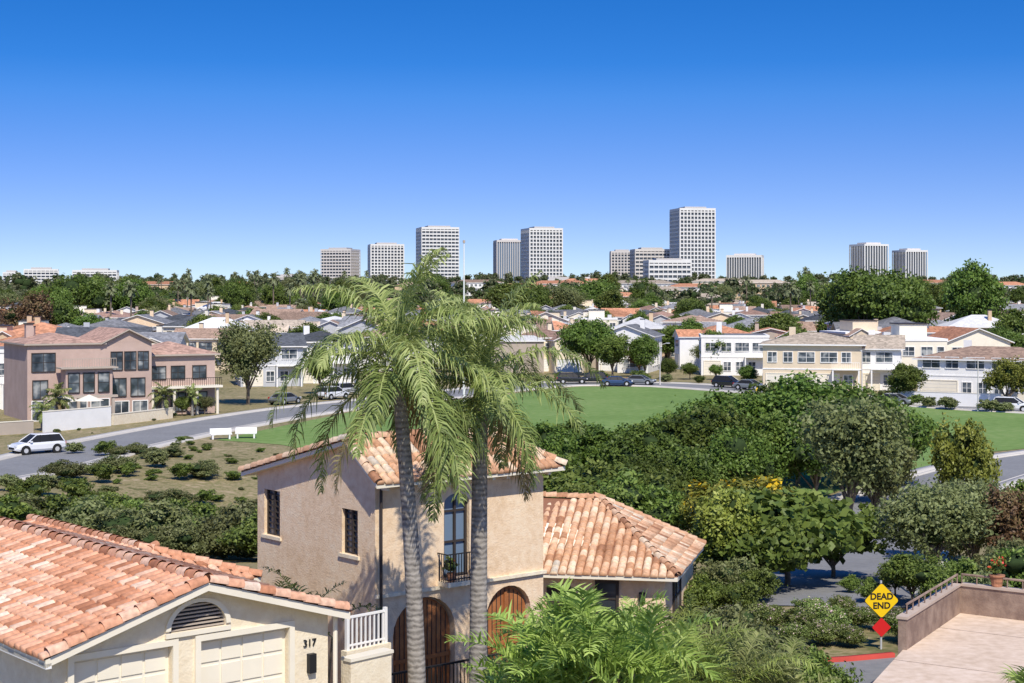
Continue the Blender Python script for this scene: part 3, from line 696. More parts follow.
for v_ in (3.8,6.2): win(wn,(0,-2.2),(1,0),(0,-1),v_,.1,1.9,2.2,'white','glass',1,0)
for a in (.5,2.2): win(wn,(0,0),(1,0),(0,-1),a,.1,1.3,2.0,'white','glass',0,1)
for a in (9.3,11.4): win(wn,(0,0),(1,0),(0,-1),a,.1,1.6,1.7,'white','glass',1,0)
for a in (14.2,16.4,18.9): win(wn,(0,2),(1,0),(0,-1),a,4.0,1.5,1.4,'darkw','glass',1,1);win(wn,(0,2),(1,0),(0,-1),a,.4,1.6,2.0,'darkw','glass',1,0)
for a in (1,4,7): win(wn,(21.5,2),(0,1),(1,0),a,3.9,1.3,1.4,'darkw','glass',1,1)
for x in (13.8,16.3,18.9,21.3): wl.cyl((x,.6,-1),(x,.6,3.0),.18,.16,'cream',10)
rf.box(13.51,21.8,.2,1.99,3.0,3.25,'cream');rail(rf,13.6,21.7,.3,3.25,.9,'iron')
for x in (.7,4.2,7.9): wl.box(x,x+.3,-4.2,-3.9,-1,2.6,'taupe')
wl.box(.5,8.5,-4.3,-3.8,2.6,2.85,'taupe')
rf.box(1.5,2.3,7,7.8,8,10.2,'pink');rf.box(1.4,2.4,6.9,7.9,10.2,10.35,'darkw')
wl.obj('walls',ph);rf.obj('roof',ph);wn.obj('windows',ph)
wall('white_garden_wall',[(-46,157.5),(-41.5,164.8)],-.5,2.0,.3,'white','cream')
wall('stucco_garden_wall',[(-41.3,165.8),(-37.2,174.5)],-.5,1.1,.3,'stucco2','cream')
wall('stucco_garden_wall',[(-60,145),(-47,156.5)],-.5,1.2,.3,'taupe','cream')
for q in ((-46.5,165.5,.3),(-44,166.5,.3)): um=MB();um.cyl((0,0,0),(0,0,2.6),.03,.03,'steel',6);um.cyl((0,0,2.2),(0,0,2.8),1.5,.05,'cream',10);um.obj('patio_umbrella',loc=q)
taken.append((-42,178));taken.append((-34,186));taken.append((-50,176))
def bighouse(name,loc,rot,w,d,h,wallm,roofm,kind,seed,gd=2):
    rg=random.Random(seed);e=empty(name,loc,rot);wl=MB();rf=MB();wn=MB()
    wl.box(-w/2,w/2,0,d,-2,h,wallm)
    if kind=='hip': roof_hip(rf,-w/2,w/2,0,d,h,1.5,roofm,.6)
    elif kind=='gx': roof_gable(rf,-w/2,w/2,0,d,h,1.6,roofm,wallm,.6)
    else:
        rf.box(-w/2-.1,w/2+.1,-.1,d+.1,h,h+.4,'white');rf.box(-w/2+.3,w/2-.3,.3,d-.3,h+.4,h+.42,'r_gr')
    wl.box(-w/2-.04,w/2+.04,-.06,-.002,2.95,3.12,'white')
    a=.5
    for g in range(gd): garage(wn,(-w/2,0),(1,0),(0,-1),a,.05,4.6 if w>13 else 2.6,2.3,'cream');a+=5.3 if w>13 else 3.2
    while a<w-1.3: win(wn,(-w/2,0),(1,0),(0,-1),a,.8,1.1,1.4,'white');a+=2
    a=.7
    while a<w-1.6:
        ww=rg.choice([1.2,1.6,2.2]);win(wn,(-w/2,0),(1,0),(0,-1),a,4.0,min(ww,w-.6-a),1.35,'white','glass',1,1);a+=ww+rg.uniform(.6,1.2)
    for o,dx,dn,L in (((w/2,0),(0,1),(1,0),d),((-w/2,d),(0,-1),(-1,0),d)):
        for z in (.9,4.0):
            a=1
            while a<L-1.6: win(wn,o,dx,dn,a,z,1.2,1.3,'white','glass',1,1);a+=rg.uniform(2.2,3.4)
    bx0=w/2-4;wl.box(bx0,w/2-.3,-1.5,-.062,2.97,3.1,'white');rail(wl,bx0,w/2-.3,-1.45,3.1,.95,'white');wl.box(bx0,bx0+.2,-1.45,-1.25,-1,2.97,'white');wl.box(w/2-.5,w/2-.3,-1.45,-1.25,-1,2.97,'white')
    wl.box(-w/4,-w/4+.9,d*.6,d*.6+.7,h,h+2.4,wallm)
    wl.obj('walls',e);rf.obj('roof',e);wn.obj('windows',e);return e
bighouse('beige_house',(bx(812,222),222,0),math.radians(-12),13.5,11,6.3,'beige','r_tan','hip',3)
bighouse('white_house',(bx(872,226),222,0),math.radians(-14),6,10,5.9,'white','r_tan','gx',4,1)
bighouse('white_house',(bx(966,204)+2,203,0),math.radians(-30),17,11,5.0,'white','r_br','hip',5,1)
bighouse('modern_house',(bx(2,190),188,0),math.radians(20),9,11,6.6,'white','r_gr','flat',6,1)
bighouse('modern_house',(bx(95,236),240,0),math.radians(10),13,11,6.6,'greyw','r_dk','gx',8,1)
bighouse('modern_house',(bx(735,262),262,0),math.radians(-5),11,11,6.2,'white','r_gr','flat',9,1)
bighouse('dark_roof_house',(bx(272,232),232,0),math.radians(14),9,10,5.9,'greyw','r_dk','gx',11,1)
bighouse('dark_roof_house',(bx(325,240),240,0),math.radians(14),10,10,6.1,'white','r_dk','hip',12,1)
for px_,d_ in ((812,226),(872,228),(966,208),(2,194),(95,243),(735,266),(830,236),(985,214),(272,238),(325,246)): taken.append((bx(px_,d_),d_))
wall('white_garden_wall',[(47.5,196),(58,190.2)],-.5,1.6,.25,'white','cream')
wall('white_garden_wall',[(60,194),(80,182)],-.5,1.5,.25,'cream','white')
row=0;y=206
while y<690:
    x=-.36*y-15
    while x<.36*y+20:
        xx=x+R.uniform(-2,2);yy=y+R.uniform(-3,3)-x*.03
        ok=not near_taken(xx,yy,13)
        if y<262 and -43<xx<60: ok=False
        if y<225 and xx>0: ok=False
        if ok: place(R.randrange(NP),xx,yy,math.radians(R.choice([0,0,8,-8,90,-90,180]))+R.uniform(-.15,.15),'house',R.uniform(.88,1.08))
        x+=R.uniform(13.5,17.5)
    y+=24 if row%2 else 23;row+=1
for i,(a,d_,w,h) in enumerate([(520,900,30,8),(560,950,36,9),(600,880,26,8),(640,960,40,9),(690,900,28,8),(420,950,30,8),(760,1000,36,9),(250,1000,30,8),(1000,900,32,9),(160,1000,34,8),(560,700,20,7),(700,720,24,7),(620,740,22,7),(845,800,24,8),(940,1000,30,9),(530,800,24,8),(660,820,26,8),(590,1150,40,10),(720,1150,40,10),(480,1100,34,9)]):
    e=empty('apartment_block',(bx(a,d_),d_,g1(bx(a,d_),d_)),R.uniform(-.3,.3));wl=MB();rf=MB();wn=MB()
    cm=R.choice(['beige','cream','white','stucco2','tan']);wl.box(-w/2,w/2,0,14,-6,h,cm);roof_hip(rf,-w/2,w/2,0,14,h,2,R.choice(['r_or','r_br','r_tan','r_or']),.6)
    for z in np.arange(.8,h-1.4,2.9):
        for xx in np.arange(-w/2+1.2,w/2-2,3): win(wn,(0,0),(1,0),(0,-1),xx,z,1.7,1.4,'white')
    wl.obj('walls',e);rf.obj('roof',e);wn.obj('windows',e)
# ------------------------------------------------------------------ office towers
def tower(name,p0,p1,top,d,style,rot=12,nb=11,nf=16,depth=1.0,mat='conc',gl='tglass',pent=True):
    r=math.radians(rot);W=(p1-p0)/F*d;w=W/(math.cos(r)+depth*math.sin(abs(r)));dp=w*depth
    xc=bx((p0+p1)/2,d);zt=CZ+(290-top)/F*d;zb=g1(xc,d)-4;e=empty(name,(xc,d+dp/2,0),r)
    c=MB();c.box(-w/2+1.2,w/2-1.2,-dp/2+1.2,dp/2-1.2,zb,zt-1,gl);c.obj('glazing',e)
    s=MB();H_=zt-zb;fh=H_/nf
    if style in('grid','horiz'):
        k=.30 if style=='grid' else .42
        for i in range(nf+1):
            z=zb+i*fh;s.box(-w/2,w/2,-dp/2,dp/2,z-fh*k/2,min(zt,z+fh*k/2),mat)
    s.box(-w/2-.1,w/2+.1,-dp/2-.1,dp/2+.1,zt-fh*.6,zt,mat)
    t=.30*w/nb if style!='horiz' else .14*w/nb
    nd=max(2,int(nb*depth))
    for i in range(nb+1):
        x=-w/2+(w-t)*i/nb
        for yy in (-dp/2-.25,dp/2-.35): s.box(x,x+t,yy,yy+.6,zb,zt-fh*.601,mat)
    for i in range(nd+1):
        yv=-dp/2+(dp-t)*i/nd
        for xx in (-w/2-.24,w/2-.36): s.box(xx,xx+.6,yv+.01,yv+t-.01,zb,zt-fh*.601,mat)
    s.obj('facade_grid',e)
    if pent:
        p=MB();p.box(-w*.3,w*.3,-dp*.3,dp*.3,zt,zt+2,'conc2');p.obj('penthouse',e)
tower('office_tower',320,358,249,2000,'horiz',-14,10,12,.9,'conc2')
tower('office_tower',365,404,244,1950,'grid',10,10,14)
tower('office_tower',414,459,227,1900,'horiz',12,10,17)
tower('glass_office_tower',493,524,240,2050,'vert',8,12,14,1,'conc2','bglass')
tower('office_tower',521,563,228,1900,'grid',14,10,16)
tower('office_tower',611,634,251,2000,'grid',0,7,12,1,'conc2')
tower('office_tower',632,671,249,1900,'horiz',6,9,10,.8,'conc2')
tower('office_building',645,692,260,1750,'horiz',8,9,6,.6,'conc')
tower('high_rise_tower',673,716,208,1850,'grid',10,10,20)
tower('office_building',727,767,255,2000,'vert',-14,14,8,.7,'conc')
tower('office_tower',854,890,244,1850,'vert',20,9,14,1,'conc')
tower('office_tower',897,929,250,1850,'vert',18,9,12,1,'conc')
tower('office_building',18,57,269,1900,'horiz',15,8,6,.8);tower('office_building',0,19,272,1900,'horiz',15,5,5,.8);tower('office_building',70,116,270,1900,'horiz',8,10,5,.5)
tower('office_building',585,604,277,1800,'horiz',0,6,4,.6);tower('office_building',540,580,279,1500,'horiz',4,8,3,.5,'conc2');tower('office_building',275,300,276,1800,'horiz',0,6,4,.6,'conc2')
# ------------------------------------------------------------------ palms
def frond(rg,p,az,el,L,droop,nl,ll,lw,hang=.9,mi=1,tb=.5,fold=.3):
    S=24;pts=[np.array(p,float)];tang=[];e=el
    for i in range(S):
        s=i/S;e=max(el-droop*(s**1.25),-1.5);t=np.array([math.cos(az)*math.cos(e),math.sin(az)*math.cos(e),math.sin(e)]);tang.append(t);pts.append(pts[-1]+t*L/S)
    tang.append(tang[-1]);P=np.array(pts);T=np.array(tang)
    parts=[]
    V=[];Fc=[];b=np.array([-math.sin(az),math.cos(az),0])*-1
    for i in range(S+1):
        n=np.cross(b,T[i]);r=.028*(1-.85*i/S)*max(1,L/2.2)
        V+=[P[i]-b*r,P[i]+n*r,P[i]+b*r]
    for i in range(S): a=i*3;Fc+=[(a,a+1,a+4,a+3),(a+1,a+2,a+5,a+4)]
    parts.append((np.array(V),np.array(Fc),mi,.8))
    V=[];Fc=[];Tt=[]
    for k in range(nl):
        s=.10+.90*k/nl;f=s*S;i=min(int(f),S-1);q=P[i]+(P[i+1]-P[i])*(f-i);t=T[i]
        n=np.cross(b,t)
        prof=max(0,math.sin(math.pi*min(1,(s*.9+.09))))**.45*(1 if s<.6 else 1-.3*(s-.6)/.4)
        for sd in (-1,1):
            if rg.random()<.05: continue
            l=ll*prof*rg.uniform(.7,1.18);d=b*sd*.85+t*rg.uniform(.3,.9)+n*(fold+rg.normal()*.32);d/=np.linalg.norm(d)
            d2=d*.9+np.array([0,0,-hang*rg.uniform(.4,1.4)]);d2/=np.linalg.norm(d2);d3=d2+np.array([0,0,-hang*.8]);d3/=np.linalg.norm(d3)
            wv=np.cross(d,n);wv/=np.linalg.norm(wv)+1e-9;wv=wv*lw
            q1=q+d*l*.35;q2=q1+d2*l*.35;q3=q2+d3*l*.3;i0=len(V)
            V+=[q-wv*.5,q+wv*.5,q1+wv,q1-wv,q2+wv*.7,q2-wv*.7,q3+wv*.1,q3-wv*.1]
            Fc+=[(i0,i0+1,i0+2,i0+3),(i0+3,i0+2,i0+4,i0+5),(i0+5,i0+4,i0+6,i0+7)]
            Tt+=[min(1,max(0,tb+rg.uniform(-.35,.35)))]*8
    parts.append((np.array(V),np.array(Fc),mi,np.array(Tt)));return parts
def palm_parts(H,r0,r1,nf,L,seed,lean=(0,0),nl=58,ll=.55,lw=.014,shaft=True,dry=2,spread=112):
    rg=np.random.default_rng(seed);parts=[]
    top=np.array([lean[0],lean[1],H]);v,f=tube_np((0,0,-.5),top,r0,r1,16,26,(lean[0]*-.2,0,0));parts.append((v,f,0,.5))
    if shaft: v,f=tube_np(top,top+np.array([0,0,.8]),r1*1.15,r1*.55,12,4);parts.append((v,f,1,.75))
    c=top+np.array([0,0,.7 if shaft else .1])
    for i in range(nf):
        q=i/nf;az=i*2.399+rg.normal()*.22;el=math.radians(80-spread*q**1.05+rg.normal()*8);dr=math.radians(48+75*q*(1-q)*2+rg.uniform(-12,35))
        parts+=frond(rg,c-np.array([0,0,.4*q]),az,el,L*rg.uniform(.8,1.15),dr,nl,ll,lw,rg.uniform(.6,1.4),1,.40+.3*(1-q)+rg.uniform(-.15,.15))
    for i in range(dry):
        parts+=frond(rg,c-np.array([0,0,.5]),rg.uniform(0,6.28),math.radians(-40),L*.9,math.radians(50),nl,ll,lw,1.4,2,.4)
    return parts
gz=g1(bx(418,37),37)
link('king_palm',mesh_np('king_palm',palm_parts(11.75-gz,.22,.15,25,3.45,11,(-.45,0),84,.78,.021,dry=3,spread=112),['pbark','palm','palmdry'],True),loc=(bx(418,37),37,gz))
gz=g1(bx(478,39.5),39.5)
link('king_palm',mesh_np('king_palm',palm_parts(11.1-gz,.24,.18,24,3.4,25,(.06,0),82,.78,.021,dry=3,spread=110),['pbark','palm','palmdry'],True),loc=(bx(478,39.5),39.5,gz))
fp_parts=palm_parts(13,.25,.2,16,2.5,5,(0,0),9,1.0,.18,False,0)
fp_parts=[(v,f,(0 if mi==0 else 1),t) for v,f,mi,t in fp_parts]
def scatter(name,protos,items,mats):
    out=[]
    for k,x,y,z,s,sz,r in items:
        c,s_=math.cos(r),math.sin(r);Rm=np.array([[c,-s_,0],[s_,c,0],[0,0,1]]).T
        for v,f,mi,t in protos[k]:
            vv=(np.asarray(v)*np.array([s,s,sz]))@Rm+np.array([x,y,z]);out.append((vv,f,mi,t))
    return link(name,mesh_np(name,out,mats))
items=[]
for i in range(80):
    a=R.choice([R.uniform(0,1024),R.gauss(300,25),R.uniform(60,330),R.gauss(150,40),R.gauss(800,80)]);d=R.uniform(380,1150);x=bx(a,d);z=g1(x,d);ht=R.uniform(.6,1.35);sc=R.uniform(.8,1.15)
    if d<520: ht=min(ht,1.1)
    items.append((0,x,d,z,sc,ht,R.uniform(0,6)))
scatter('distant_palms',[fp_parts],items,['bark','lf_far'])
# ------------------------------------------------------------------ trees
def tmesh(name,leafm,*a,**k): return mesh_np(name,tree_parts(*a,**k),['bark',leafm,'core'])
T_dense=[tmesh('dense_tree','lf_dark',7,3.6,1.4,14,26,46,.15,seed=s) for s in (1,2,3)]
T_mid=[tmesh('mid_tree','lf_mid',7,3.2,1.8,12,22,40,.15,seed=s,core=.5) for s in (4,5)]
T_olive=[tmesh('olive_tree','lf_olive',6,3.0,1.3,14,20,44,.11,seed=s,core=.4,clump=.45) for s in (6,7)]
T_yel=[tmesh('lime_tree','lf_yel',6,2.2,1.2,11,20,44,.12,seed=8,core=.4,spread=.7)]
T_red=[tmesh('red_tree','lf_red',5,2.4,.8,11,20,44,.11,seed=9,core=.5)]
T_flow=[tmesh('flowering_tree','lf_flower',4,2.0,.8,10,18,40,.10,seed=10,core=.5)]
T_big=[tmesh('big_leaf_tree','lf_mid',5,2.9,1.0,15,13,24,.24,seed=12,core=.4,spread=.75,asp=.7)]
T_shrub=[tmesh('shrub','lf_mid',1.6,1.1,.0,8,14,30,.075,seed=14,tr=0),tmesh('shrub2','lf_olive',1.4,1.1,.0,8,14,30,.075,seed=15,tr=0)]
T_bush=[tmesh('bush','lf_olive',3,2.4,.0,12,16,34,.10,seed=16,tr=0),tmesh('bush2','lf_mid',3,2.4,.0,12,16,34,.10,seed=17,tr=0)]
T_hedge=[tmesh('oleander','lf_pinkfl',2.2,1.7,.0,12,18,46,.07,seed=18,tr=0)]
T_far=[tree_parts(9,4.2,1.5,7,7,9,.5,seed=s,core=.7,tr=.2) for s in (20,21,22)]
def tr(me,px,d,top=None,h=None,name='tree',wf=1.0,base=6.0,z=None):
    x=bx(px,d);g=g1(x,d) if z is None else z
    if top is not None: h=CZ-(top-290)/F*d-g
    s=h/base;return link(name,me,None,(x,d,g),R.uniform(0,6.28),(s*wf,s*wf,s))
for px_,d_,tp,wf in ((545,104,426,1.1),(575,112,422,1),(607,106,420,1.1),(640,100,428,1.1),(668,108,416,1.1),(700,104,406,1.15),(733,114,388,1.15),(765,118,380,1.1),(798,114,378,1.15),(832,118,382,1.1),(862,112,386,1.15),(888,114,396,1.05),(815,104,404,1.05),(775,104,416,1),(740,100,428,1),(690,95,446,1),(655,92,452,1.0),(885,104,440,.9)):
    tr(R.choice(T_dense),px_,d_,tp,None,'laurel_tree',wf,7)
for px_,d_,tp,wf in ((540,88,455,1.2),(580,86,462,1.2),(620,86,468,1.2),(560,80,485,1),(600,80,486,1.1),(640,82,478,1.1),(670,84,474,1.0)):
    tr(R.choice(T_bush),px_,d_,tp,None,'bush',wf,3)
tr(T_olive[0],850,92,396,None,'pepper_tree',.95,6);tr(T_olive[1],874,94,420,None,'pepper_tree',.8,6)
tr(T_yel[0],724,60,488,None,'citrus_tree',1,6);tr(T_big[0],785,63,484,None,'papaya_tree',1.15,5);tr(T_big[0],832,68,496,None,'papaya_tree',1.0,5);tr(T_big[0],758,60,516,None,'papaya_tree',1.05,5)
tr(T_flow[0],738,76,466,None,'yellow_flowering_tree',1.3,4);tr(T_flow[0],708,80,478,None,'yellow_flowering_tree',.9,4)
tr(T_olive[1],935,64,470,None,'olive_tree',1.1,6);tr(T_olive[0],975,67,478,None,'olive_tree',.95,6);tr(T_red[0],1010,66,486,None,'red_leaf_tree',1,5);tr(T_mid[0],1045,74,458,None,'tree',1,7)
tr(T_yel[0],968,92,418,None,'lime_tree',.8,6);tr(T_mid[1],895,58,554,None,'tree',1.1,7);tr(T_mid[1],912,56,546,None,'shrub',1.2,7);tr(T_bush[1],930,78,486,None,'bush',.9,3);tr(T_bush[0],955,76,482,None,'bush',.9,3)
for px_,d_,tp in ((735,58,556),(715,57,562),(762,57,566),(700,56,576),(745,55,580),(1000,56,552),(960,57,556),(1030,55,548),(1010,62,538),(985,52,572),(940,54,566),(850,60,575),(870,57,578)):
    tr(R.choice(T_bush),px_,d_,tp,None,'bush',1.0,3)
for px_,d_,tp in ((770,52,600),(800,51,604),(830,51,600),(858,52,604),(745,53,608),(825,49.5,618),(790,49.5,620),(852,49.3,622),(888,51.5,606),(907,50,610),(765,49,624),(740,50,620),(812,53,594),(845,54,594)):
    tr(T_hedge[0],px_,d_,tp,None,'oleander_shrub',1.05,2.2)
for i in range(26):
    a=R.uniform(95,265);d=R.uniform(80,97);tr(T_bush[i%2],a,d,None,R.uniform(1.8,3.1),'slope_shrub',R.uniform(.9,1.3),3)
for px_,d_,h in ((104,118,1.2),(75,108,1.4),(100,104,1.3),(25,104,1.6),(60,97,1.8),(30,95,2.0),(5,92,2),(155,128,1.4),(182,122,1.1),(128,122,.9),(90,122,.8),(105,135,1.1),(75,137,1),(52,122,.7),(225,108,.8),(205,114,.9),(240,100,1.3),(12,112,1.2),(140,108,.8),(165,103,.9),(40,110,1.5),(15,98,1.8),(85,99,1.5)):
    tr(R.choice(T_shrub),px_,d_,None,h*1.15,'shrub',1.2,1.5)
for i in range(230):
    x=R.uniform(-36,-7);y_=R.uniform(86,150)
    if x> -30+ (150-y_)*.4 and y_>140: continue
    if x<-37+(y_-88)*.06: continue
    s=R.choice([.12,.15,.2,.25,.3,.35,.5]);link('slope_shrub',R.choice(T_shrub+T_bush[:1]) if s>.3 else R.choice(T_shrub),None,(x,y_,g1(x,y_)-.05),R.uniform(0,6),(s*1.6,s*1.6,s))
for px_,d_,tp in ((62,150,428),(85,153,428),(115,157,430),(135,160,426),(160,165,418),(180,170,413),(125,166,420),(150,170,415),(200,176,410),(215,180,408),(172,168,418),(98,150,432)): tr(R.choice(T_shrub),px_-6,d_+6,tp,None,'shrub',1.3,1.5)
tr(T_olive[0],248,196,320,None,'street_tree',.9,6);tr(T_olive[1],205,180,394,None,'small_tree',1,6);tr(T_mid[1],182,178,394,None,'small_tree',1,7);tr(T_mid[0],320,215,345,None,'street_tree',.8,7);tr(T_mid[1],290,240,350,None,'street_tree',1,7)
pm=mesh_np('small_palm',palm_parts(2.6,.2,.16,17,1.8,31,(0,0),26,.5,.05,False,1),['pbark','palm','palmdry'])
for px_,d_,s in ((46,160,1.15),(155,170,1.0),(185,174,.9),(30,155,.8)): link('small_palm',pm,None,(bx(px_,d_),d_+4,0),R.uniform(0,6),(s,)*3)
for px_,d_,tp,me,wf,bs in ((590,262,316,T_dense[0],1.0,7),(612,256,332,T_mid[0],1.1,7),(645,256,336,T_dense[1],.9,7),(690,250,360,T_mid[1],1.2,7),(716,249,362,T_mid[1],1,7),(668,250,358,T_dense[2],1,7),(905,196,362,T_mid[0],1.25,7),(748,236,366,T_dense[1],1.2,7),(1008,190,358,T_yel[0],1.3,6),(950,212,388,T_mid[1],1,7),(865,330,264,T_dense[0],1.0,7),(895,335,270,T_dense[2],.95,7),(845,340,278,T_mid[0],.9,7),(974,370,265,T_dense[1],.85,7),(560,300,330,T_mid[0],1,7),(1020,300,300,T_mid[1],1,7),(30,330,292,T_red[0],1,5),(50,340,296,T_dense[0],1,7),(690,300,320,T_dense[1],1,7),(480,300,318,T_dense[2],1.2,7),(200,310,312,T_mid[0],1.1,7),(780,320,306,T_mid[1],1.2,7)):
    tr(me,px_,d_,tp,None,'tree',wf,bs)
for px_,d_ in ((600,243),(640,242),(665,241),(700,238),(560,246),(930,190),(990,184),(885,206),(775,222),(760,224),(862,208),(1005,183),(915,193),(900,201),(950,187)):
    tr(R.choice(T_shrub),px_,d_,None,R.uniform(1,2),'shrub',1.3,1.5)
for i in range(310):
    d=R.uniform(238,720);x=R.uniform(-.36*d-10,.36*d+10)
    if d<262 and abs(x)<60: continue
    k=R.choice([T_dense[0],T_dense[1],T_mid[0],T_mid[1],T_olive[0],T_olive[1],T_mid[0],T_red[0]]);h=R.uniform(4,9)*(1+.3*(d>450))
    link('neighbourhood_tree',k,None,(x,d,g1(x,d)),R.uniform(0,6),(h/7*R.uniform(.9,1.3),h/7,h/7))
for i in range(140):
    d=R.uniform(540,820);x=R.uniform(-.35*d,.35*d) if i%3 else bx(R.uniform(0,360),d);h=R.uniform(9,19)
    k=R.choice([T_dense[0],T_dense[2],T_mid[0],T_mid[1],T_olive[0],T_olive[1]]);link('eucalyptus_tree',k,None,(x,d,g1(x,d)),R.uniform(0,6),(h/7*R.uniform(.6,1.3),h/7*R.uniform(.6,1.3),h/7))
items=[]
for i in range(850):
    d=R.uniform(600,1850);x=R.uniform(-.37*d,.37*d);s=R.uniform(.6,1.5);items.append((R.randrange(3),x,d,g1(x,d),s*R.uniform(.8,1.4),s*R.uniform(.8,1.4),R.uniform(0,6)))
for i in range(300):
    d=R.uniform(640,900);x=R.uniform(-.37*d,.37*d);s=R.uniform(.7,1.25);items.append((R.randrange(3),x,d,g1(x,d),s*1.3,s,R.uniform(0,6)))
for i in range(130):
    d=R.uniform(1880,2100);x=R.uniform(-.4*d,.4*d);s=R.uniform(.8,1.6);items.append((R.randrange(3),x,d,g1(x,d),s*1.2,s,R.uniform(0,6)))
scatter('distant_trees',T_far,items,['bark','lf_far','core'])
def clump_palm(name,px,d,zc,n,L,seed,mat='fern',ll=.5,lw=.02,nl=30,elmin=15,hang=.5):
    rg=np.random.default_rng(seed);x=bx(px,d);g=g1(x,d);parts=[]
    h=zc-g
    for i in range(n):
        o=np.array([rg.normal()*.25,rg.normal()*.25,0]);tp=o*1.6+np.array([0,0,h-rg.uniform(.1,1.2)]);
        if i%3==0: v,f=tube_np(o+np.array([0,0,-.3]),tp,.045,.03,6,3);parts.append((v,f,0,.5))
        az=rg.uniform(0,6.28);parts+=frond(rg,tp,az,math.radians(rg.uniform(elmin+15,88)),L*rg.uniform(.8,1.15),math.radians(rg.uniform(40,95)),nl,ll,lw,hang,1,rg.uniform(.35,.8),.5)
    return link(name,mesh_np(name,parts,['bark',mat],True),loc=(x,d,g))
clump_palm('areca_palm',545,26,7.9,22,1.5,1,lw=.02,ll=.52,nl=40,hang=.3);clump_palm('areca_palm',575,26,8.3,22,1.5,2,lw=.02,ll=.52,nl=40,hang=.3);clump_palm('areca_palm',612,25,8.3,22,1.6,3,lw=.021,ll=.55,nl=40,hang=.3);clump_palm('areca_palm',655,27,7.8,22,1.5,4,lw=.02,nl=40,hang=.3);clump_palm('areca_palm',515,27,7.2,14,1.0,21,lw=.018,ll=.4,nl=34,hang=.3)
clump_palm('grassy_palm',700,28,7.5,30,1.4,5,'fern',.4,.014,32);clump_palm('grassy_palm',745,29,7.2,30,1.4,6,'palm',.4,.014,32);clump_palm('grassy_palm',785,30,6.9,28,1.3,7,'palm',.36,.014,32)
clump_palm('areca_palm',310,41,6.2,12,1.4,8,'palm',.4,.02,22);clump_palm('areca_palm',1040,30,6.8,10,1.0,9)
clump_palm('areca_palm',640,44,4.7,14,1.3,10,'fern',.4,.02,20);clump_palm('areca_palm',690,45,4.6,14,1.3,12,'fern',.4,.02,20)
for px_,d_,tp in ((590,44,632),(620,43,640),(655,42,640),(700,46,618),(730,47,612),(540,41,655),(680,40,648),(730,41,640),(770,43,638),(800,43,648),(715,50,600),(815,41,664)): tr(R.choice(T_bush+T_hedge),px_,d_,tp,None,'garden_shrub',.8,2.6)
# ------------------------------------------------------------------ vehicles
def car_mesh(paint,suv=True):
    b=MB();zr=1.66 if suv else 1.42;belt=1.02 if suv else .92
    st=[(-2.32,.45,.80,.72),(-2.22,.34,belt-.02,.84),(-1.7,.28,belt+.02,.92),(-.6,.26,belt+.01,.93),(.7,.26,belt,.93),(1.2,.27,belt-.02,.92),(1.95,.30,belt-.14,.88),(2.22,.36,.72,.80),(2.3,.45,.62,.68)]
    rings=[]
    for x,zb,zt,hw in st:
        pr=[(-hw*.9,zb),(-hw,zb+.16),(-hw,zt-.22),(-hw*.95,zt-.05),(-hw*.8,zt),(hw*.8,zt),(hw*.95,zt-.05),(hw,zt-.22),(hw,zb+.16),(hw*.9,zb)]
        i=len(b.v);b.v+=[(x,y_,z_) for y_,z_ in pr];rings.append(i)
    k=b.mi(paint);n=10
    for r0,r1 in zip(rings[:-1],rings[1:]):
        for j in range(n): b.f.append((r0+j,r0+(j+1)%n,r1+(j+1)%n,r1+j));b.m.append(k)
    b.f.append(tuple(rings[0]+j for j in range(n))[::-1]);b.m.append(k);b.f.append(tuple(rings[-1]+j for j in range(n)));b.m.append(k)
    x0b=-2.1 if suv else -1.75;x0t=-1.75 if suv else -1.05
    Bt=[(x0b,-.84,belt-.03),(1.25,-.84,belt-.03),(1.25,.84,belt-.03),(x0b,.84,belt-.03)];Tp=[(x0t,-.66,zr-.06),(.35,-.66,zr-.06),(.35,.66,zr-.06),(x0t,.66,zr-.06)]
    for j in range(4): b.poly([Bt[j],Bt[(j+1)%4],Tp[(j+1)%4],Tp[j]],'iron')
    b.hexa([(x0t-.05,-.69,zr-.07),(.4,-.69,zr-.07),(.4,.69,zr-.07),(x0t-.05,.69,zr-.07),(x0t+.1,-.6,zr),(.2,-.6,zr),(.2,.6,zr),(x0t+.1,.6,zr)],paint)
    for j in range(4): b.cyl(Bt[j],Tp[j],.05,.04,paint,6)
    for s_ in (-1,1):
        for xb,xt in ((-.95,-.85),(.15,.02)): b.cyl((xb,s_*.85,belt-.03),(xt,s_*.67,zr-.05),.03,.025,'tire',6)
        for xw in (-1.4,1.42):
            b.cyl((xw,s_*.80,.36),(xw,s_*.945,.36),.43,.43,'tire',18);b.cyl((xw,s_*.72,.345),(xw,s_*.965,.345),.345,.345,'tire',18);b.cyl((xw,s_*.90,.345),(xw,s_*.975,.345),.22,.2,'steel',10)
        b.box(2.12,2.29,s_*.66-.14,s_*.66+.14,.66,.78,'lamp');b.box(-2.31,-2.18,s_*.70-.1,s_*.70+.1,.72,.95,'redlens')
        b.box(.85,1.05,s_*.93-.09,s_*.93+.09,belt-.02,belt+.12,paint)
    b.box(2.2,2.32,-.5,.5,.45,.62,'tire');b.box(-2.34,-2.25,-.6,.6,.42,.55,'tire')
    return b.mesh('car_body',False)
CM={k:car_mesh(k,s) for k,s in (('carwhite',True),('carblack',True),('cargrey',False),('carblue',False),('carsil',True))}
def car(k,px,d,ang,name='parked_car',z=None):
    x=bx(px,d);return link(name,CM[k],None,(x,d,g1(x,d)+.05),math.radians(ang))
car('carwhite',37,137,222,'white_suv')
car('carwhite',333,205,55);car('carsil',345,213,55);car('cargrey',285,196,60)
